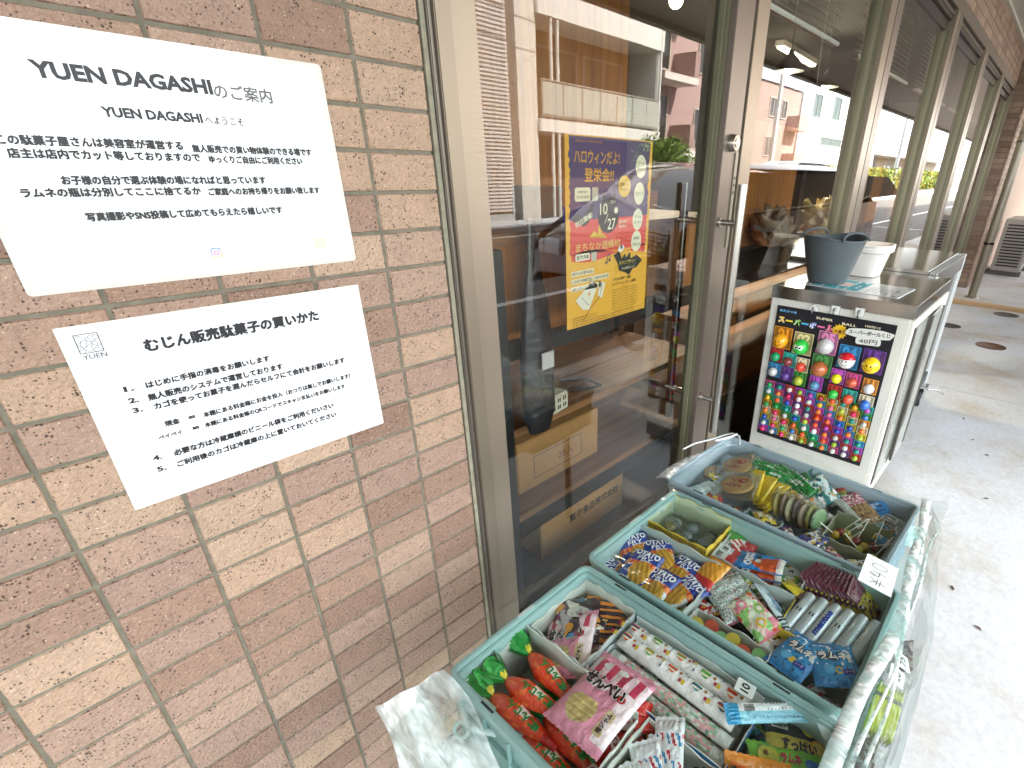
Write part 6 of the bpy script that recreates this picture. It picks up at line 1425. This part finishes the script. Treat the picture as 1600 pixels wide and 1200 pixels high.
# ---------- narrow rack of packs hung on the street side of the crates
t = thing('side_tray', 'narrow clear tray of packs along the street side of the crates', 'tray', (.61, -.716, .399))
m = MB(); m.box(-.17, .17, -.022, .022, 0, .002, hx('9fb2b0')); m.box(-.17, .17, -.022, -.0205, .002, .035, hx('9fb2b0')); m.box(-.17, .17, .0205, .022, .002, .035, hx('9fb2b0')); m.build('tray_shell', CLEAR, t)
for k in range(8): pouch('yellow_candy_strip', 'yellow green candy strip, %s of the bundle on the street side' % ('first', 'second', 'third', 'fourth', 'fifth', 'sixth', 'seventh', 'last')[k], 'sweets', .012, .095, .007, lambda u, v: hx('3a5a2a') if .68 < v < .78 else hx('b8c81a'), (.572 + .001 * k, -.702 - k * .0042, .447 - .0008 * k), (0, R(-70), R(-88)), None, 'yellow green candy strips', 250 + k, n=12, wr=.4)
for i, (x, tx) in enumerate(((.634, '20'), (.668, '75'))):
    m = MB(); slab(m, rrect(-.015, .015, -.012, .012, .002), 0, .0006, hx('dfeae6')); text(m, tx, 0, 0, w=.018, h=.012, col=INKC, bold=.03, lift=.0009)
    tag(m.build('price_tag', INK, loc=(x, -.716, .462), rot=(R(28), R(0), R(4 + 14 * i))), ('white price tag reading 20 on the street side bundle', 'white price tag reading 75 behind the one reading 20')[i], 'price tag')
pouch('dark_candy_pack', 'dark red pack under the price tag reading 75', 'sweets', .04, .06, .01, blotch('5a2a34', ['8a8a80', '2a3a4a'], 5, 2, .1), (.70, -.712, .440), (0, R(-40), R(-80)), None, None, 262, n=18)
for k in range(3): pouch('side_candy_pack', 'muted pack at the near end of the side tray, %s' % ('upper', 'middle', 'lower')[k], 'sweets', .034, .06, .008, blotch('7a6a5a', ['a8b0a8', '4a3a3a'], 5, k, .1), (.50 - .02 * k, -.714, .430), (0, R(-50), R(-84)), None, 'muted packs in the side tray', 264 + k, n=16)

# ---------- small packs filling the gaps lower down in the crates
FC = (('scarlet', 'c8302a'), ('lemon', 'e2cf3a'), ('lime', '6ab03a'), ('sky blue', '4aa0d8'), ('white', 'e6ebe8'), ('orange', 'e8842a'), ('violet', '7a4a9a'), ('pink', 'e88aa8'), ('navy', '24388a'), ('turquoise', '3aa8a0'))
rf = random.Random(12)
def filler(where, spots, z, s0):
    for k, (x, y) in enumerate(spots):
        nm, c = FC[k % len(FC)]
        pouch('small_pack', 'small %s pack deep in %s%s' % (nm, where, '' if k < len(FC) else ', second of that colour'), 'sweets', rf.uniform(.034, .048), rf.uniform(.046, .062), .014, blotch(c, ['f0efe6', '2a2a30', 'e8c23a'], 5, k + s0, .24), (x, y, z + .006 * (k % 3)), (R(rf.uniform(-14, 14)), R(rf.uniform(-22, 10)), R(rf.uniform(0, 180))), (lambda m, H, w, h: text(m, ('グミ', 'アメ', 'ガム', 'スナック')[k % 4], 0, 0, w=w * .6, h=h * .2, col=WHITE, bold=.1, H=H, lift=.0011)), 'small packs lower down in the crates', s0 + k, n=20)
filler('the near crate by the wall rim', [(.325, -.385), (.31, -.475), (.436, -.60), (.312, -.372)], .455, 300)
filler('the middle crate around the bubble bag', [(.552, -.445), (.630, -.400), (.640, -.470), (.655, -.520), (.560, -.545), (.745, -.555), (.640, -.440), (.632, -.50)], .462, 320)
filler('the potato snack carton', [(.500, -.300), (.60, -.335), (.500, -.395), (.555, -.405)], .455, 330)
filler('the chocolate carton', [(.725, -.430), (.720, -.475), (.700, -.52), (.675, -.505), (.73, -.515), (.67, -.43)], .462, 340)
filler('the far crate', [(.83, -.33), (.86, -.40), (.93, -.45), (.97, -.42), (.96, -.48), (.985, -.44), (.84, -.46), (.83, -.55), (.855, -.51), (.90, -.50), (.87, -.27), (.92, -.25), (1.0, -.39), (.97, -.62), (.83, -.61)], .462, 350)

for k, (x, y, a, lb) in enumerate(((.316, -.438, 20, 'upper red and white cone pack right of the pink bag'), (.300, -.458, 34, 'middle red and white cone pack right of the pink bag'), (.268, -.462, 60, 'lower red and white cone pack at the carton end'), (.226, -.462, 80, 'red and white cone pack at the near carton corner'))):
    pouch('cone_pack', lb, 'sweets', .024, .070, .014, lambda u, v: hx('f2efe8') if .42 < v < .62 else (hx('1f8a34') if v > .9 else hx('cf2a1c')), (x, y, .486 - .006 * k), (R(6), R(-6), R(a)), (lambda m, H, w, h: text(m, 'ポン', 0, .002, w=.014, h=.008, col=hx('b81e1a'), bold=.05, H=H, lift=.001)), 'red and white cone packs', 400 + k, n=18)
# ---------- the tinted vinyl cover thrown over the crates
VINYL = glassy('tinted_vinyl', (.94, .985, .975), 1.42, 1.0, rough=.10, bump=.5, bscale=9, add=0.015, cap=.30)
def glare_vinyl():  # folds of the clear film: white sky glare is put into the base colour
    def b(nt, N, L, P):
        P.inputs['Base Color'].default_value = (.86, .90, .89, 1); P.inputs['Roughness'].default_value = .12; P.inputs['Coat Weight'].default_value = .6
        P.inputs['Subsurface Weight'].default_value = 0
        bp = nd(nt, 'ShaderNodeBump'); bp.inputs['Strength'].default_value = 1.0; bp.inputs['Distance'].default_value = .03
        L.new(noise_tex(nt, 22, 3, stretch=(1.6, .5, .5)).outputs[0], bp.inputs['Height']); L.new(bp.outputs[0], P.inputs['Normal'])
        tr = nd(nt, 'ShaderNodeBsdfTransparent'); tr.inputs[0].default_value = (.80, .93, .91, 1)
        mx = nd(nt, 'ShaderNodeMixShader'); n = noise_tex(nt, 13, 3, stretch=(1.6, .5, .5)); mr = nd(nt, 'ShaderNodeMapRange'); mr.inputs['From Min'].default_value = .42; mr.inputs['From Max'].default_value = .60; mr.inputs['To Min'].default_value = .14; mr.inputs['To Max'].default_value = .92
        L.new(n.outputs[0], mr.inputs[0]); L.new(mr.outputs[0], mx.inputs[0]); L.new(tr.outputs[0], mx.inputs[1]); L.new(P.outputs[0], mx.inputs[2]); L.new(mx.outputs[0], N['Material Output'].inputs[0])
    return material('sky_glare_vinyl', b)
GLARE_VINYL = glare_vinyl()
cov = thing('vinyl_cover', 'clear green tinted vinyl sheet draped over the three crates', 'cover')
def ss(a, b, x):
    q = max(0, min(1, (x - a) / (b - a))); return q * q * (3 - 2 * q)
def cz(x, y):
    z = .5405 + .0035 * hnoise(x * 6, y * 7, 1) + .0016 * hnoise(x * 22, y * 18, 5)
    for xr in (.462, .764): z += .003 * math.exp(-((x - xr) / .02) ** 2)
    z -= .05 * ss(.165, .06, x)               # near end droops off the first crate
    z -= .035 * ss(-.236, -.185, y)           # wall side lip
    return z
m = MB(); NX, NY = 110, 60
X0c, X1c, Y0c, Y1c = .078, 1.085, -.700, -.196
def cf(u, v):
    x = X0c + (X1c - X0c) * u + .006 * hnoise(0, v * 5, 2) * (1 - u); y = Y0c + (Y1c - Y0c) * v - (0 if u < .7 else .0)
    if x > .77: y = min(y, -.196 - .0 * x)
    return (x, y + .004 * hnoise(u * 9, 0, 4), cz(x, y))
def keep(i, j):
    x = X0c + (X1c - X0c) * (i + .5) / NX; y = Y0c + (Y1c - Y0c) * (j + .5) / NY
    if y > -.236 + .0 and x > .86: return False                       # far wall corner stays uncovered
    if x > .90 and y > -.236 - (x - .90) * .35: return False
    if x > 1.045 - .02 * math.sin(y * 20): return False               # far rim stays bare
    return True
vs = [cf(i / NX, j / NY) for j in range(NY + 1) for i in range(NX + 1)]
fs = [(j * (NX + 1) + i, j * (NX + 1) + i + 1, (j + 1) * (NX + 1) + i + 1, (j + 1) * (NX + 1) + i) for j in range(NY) for i in range(NX) if keep(i, j)]
m.add(vs, fs, (.8, .9, .9), True); m.build('top_sheet', VINYL, cov)
# curtain hanging on the street side
m = MB()
def cur(u, v):
    x = .10 + (1.07 - .10) * u; z = .545 - .50 * v; yb = -.700 - .040 * ss(0, .18, v) - .03 * v + .010 * math.sin(x * 38 + 2 * math.sin(x * 9)) * v + .006 * hnoise(x * 14, v * 4, 2)
    yb += .035 * ss(.7, 1.05, x)
    return (x, yb, z if v > 0 else cz(x, -.70))
m.grid(120, 30, cur, (.8, .9, .9)); m.build('hanging_side', VINYL, cov)
# rolled crease along the street edge, its bright sky reflection painted in as white
m = MB()
def rollp(r0, dy, dz, x0, x1, ph, n=70):
    pts = []; rr_ = []
    for i in range(n):
        f = i / (n - 1); x = x0 + (x1 - x0) * f
        y = -.688 + dy + .018 * ss(.6, 1.02, x) + .006 * math.sin(f * 7 + ph) + .003 * math.sin(f * 19 + ph)
        pts.append((x, y, .549 + dz + .003 * math.sin(f * 11 + ph))); rr_.append(r0 * (.7 + .5 * abs(math.sin(f * 3.3 + ph)) + .1 * math.sin(f * 27)))
    return pts, rr_
for (r0, dy, dz, x0, x1, ph) in ((.0085, .0, .0, .14, 1.03, .4), (.0030, -.014, -.004, .16, .98, 1.7), (.0022, -.024, -.012, .2, .95, 3.0)):
    p_, r_ = rollp(r0, dy, dz, x0, x1, ph); s0 = len(m.v); m.tube(p_, r_, (1, 1, 1), 12)
    for q in range(s0, len(m.v)):
        v_ = m.v[q]; m.v[q] = (v_[0], v_[1], .549 + dz + (v_[2] - .549 - dz) * .55)
m.build('rolled_crease', GLARE_VINYL, cov)
# bunched end at the wall, nearest corner
m = MB()
def bun(u, v):
    a = Vector((.160, -.250, .541)).lerp(Vector((.080, -.208, .512)), u); b = Vector((.150, -.425, .455)).lerp(Vector((.048, -.37, .38)), u)
    p = a.lerp(b, v); fold = math.sin(u * 13 + 1.2 * math.sin(v * 3)) * (.15 + .85 * v) * .0055 + .003 * math.sin(u * 29 - v * 5) * v + .004 * hnoise(u * 3, v * 4, 3)
    return (p.x + .006 * math.sin(v * 6), p.y + fold * .5, p.z + fold + .012 * math.sin(math.pi * v))
m.grid(44, 44, bun, (1, 1, 1)); m.build('bunched_end', GLARE_VINYL, cov)
m = MB()
def near(u, v):
    y = -.22 - .49 * u; z = cz(.09, y) + .0 - .34 * v; x = .083 - .03 * v + .010 * math.sin(y * 40 + 3 * v) * v + .004 * hnoise(y * 20, v * 5, 7)
    return (x, y, z)
m.grid(70, 26, near, (1, 1, 1)); m.build('near_fall', VINYL, cov)
# folded hem running over the wall side rim of the far crate
m = MB()
hem = [(.742, -.208, .545), (.80, -.203, .546), (.86, -.207, .548), (.92, -.226, .549), (.97, -.245, .548), (1.0, -.262, .545)]
wd = [.020, .018, .014, .009, .006, .003]
vs = []
for (x, y, z), w_ in zip(hem, wd): vs += [(x - w_ * .3, y + w_ * .8, z - .004), (x, y, z + .002), (x + w_ * .3, y - w_ * .6, z)]
m.add(vs, [(3 * i + k, 3 * i + 3 + k, 3 * i + 4 + k, 3 * i + 1 + k) for i in range(5) for k in range(2)], (1, 1, 1), True); m.build('folded_hem', GLARE_VINYL, cov)
m = MB(); m.tube([(1.0, -.262, .545), (1.03, -.245, .548), (1.038, -.222, .545), (1.025, -.208, .540), (.99, -.19, .535), (.95, -.165, .53), (.92, -.15, .52)], .0022, hx('e8ecec'), 7); m.tube([(1.035, -.235, .548), (1.0, -.232, .552), (.96, -.215, .552)], .003, hx('e8ecec'), 7); m.build('tie_cord', PLASTIC, cov)
# spring clip at the near corner
t = thing('cover_clip', 'white clip with a ring holding the cover at the near crate corner', 'clip', (.150, -.292, .470), (R(20), R(-50), R(10)))
m = MB(); m.tube([(.010 * math.cos(a), .010 * math.sin(a), 0) for a in [i * .45 for i in range(14)]], .0028, hx('e6eeee'), 8, closed=True); m.build('clip_ring', PLASTIC, t)
m = MB(); m.tube([(.006, -.01, 0), (.012, -.06, -.01), (.02, -.12, -.03)], [.004, .006, .005], hx('dfe8e8'), 8); m.build('clip_arm', PLASTIC, t)
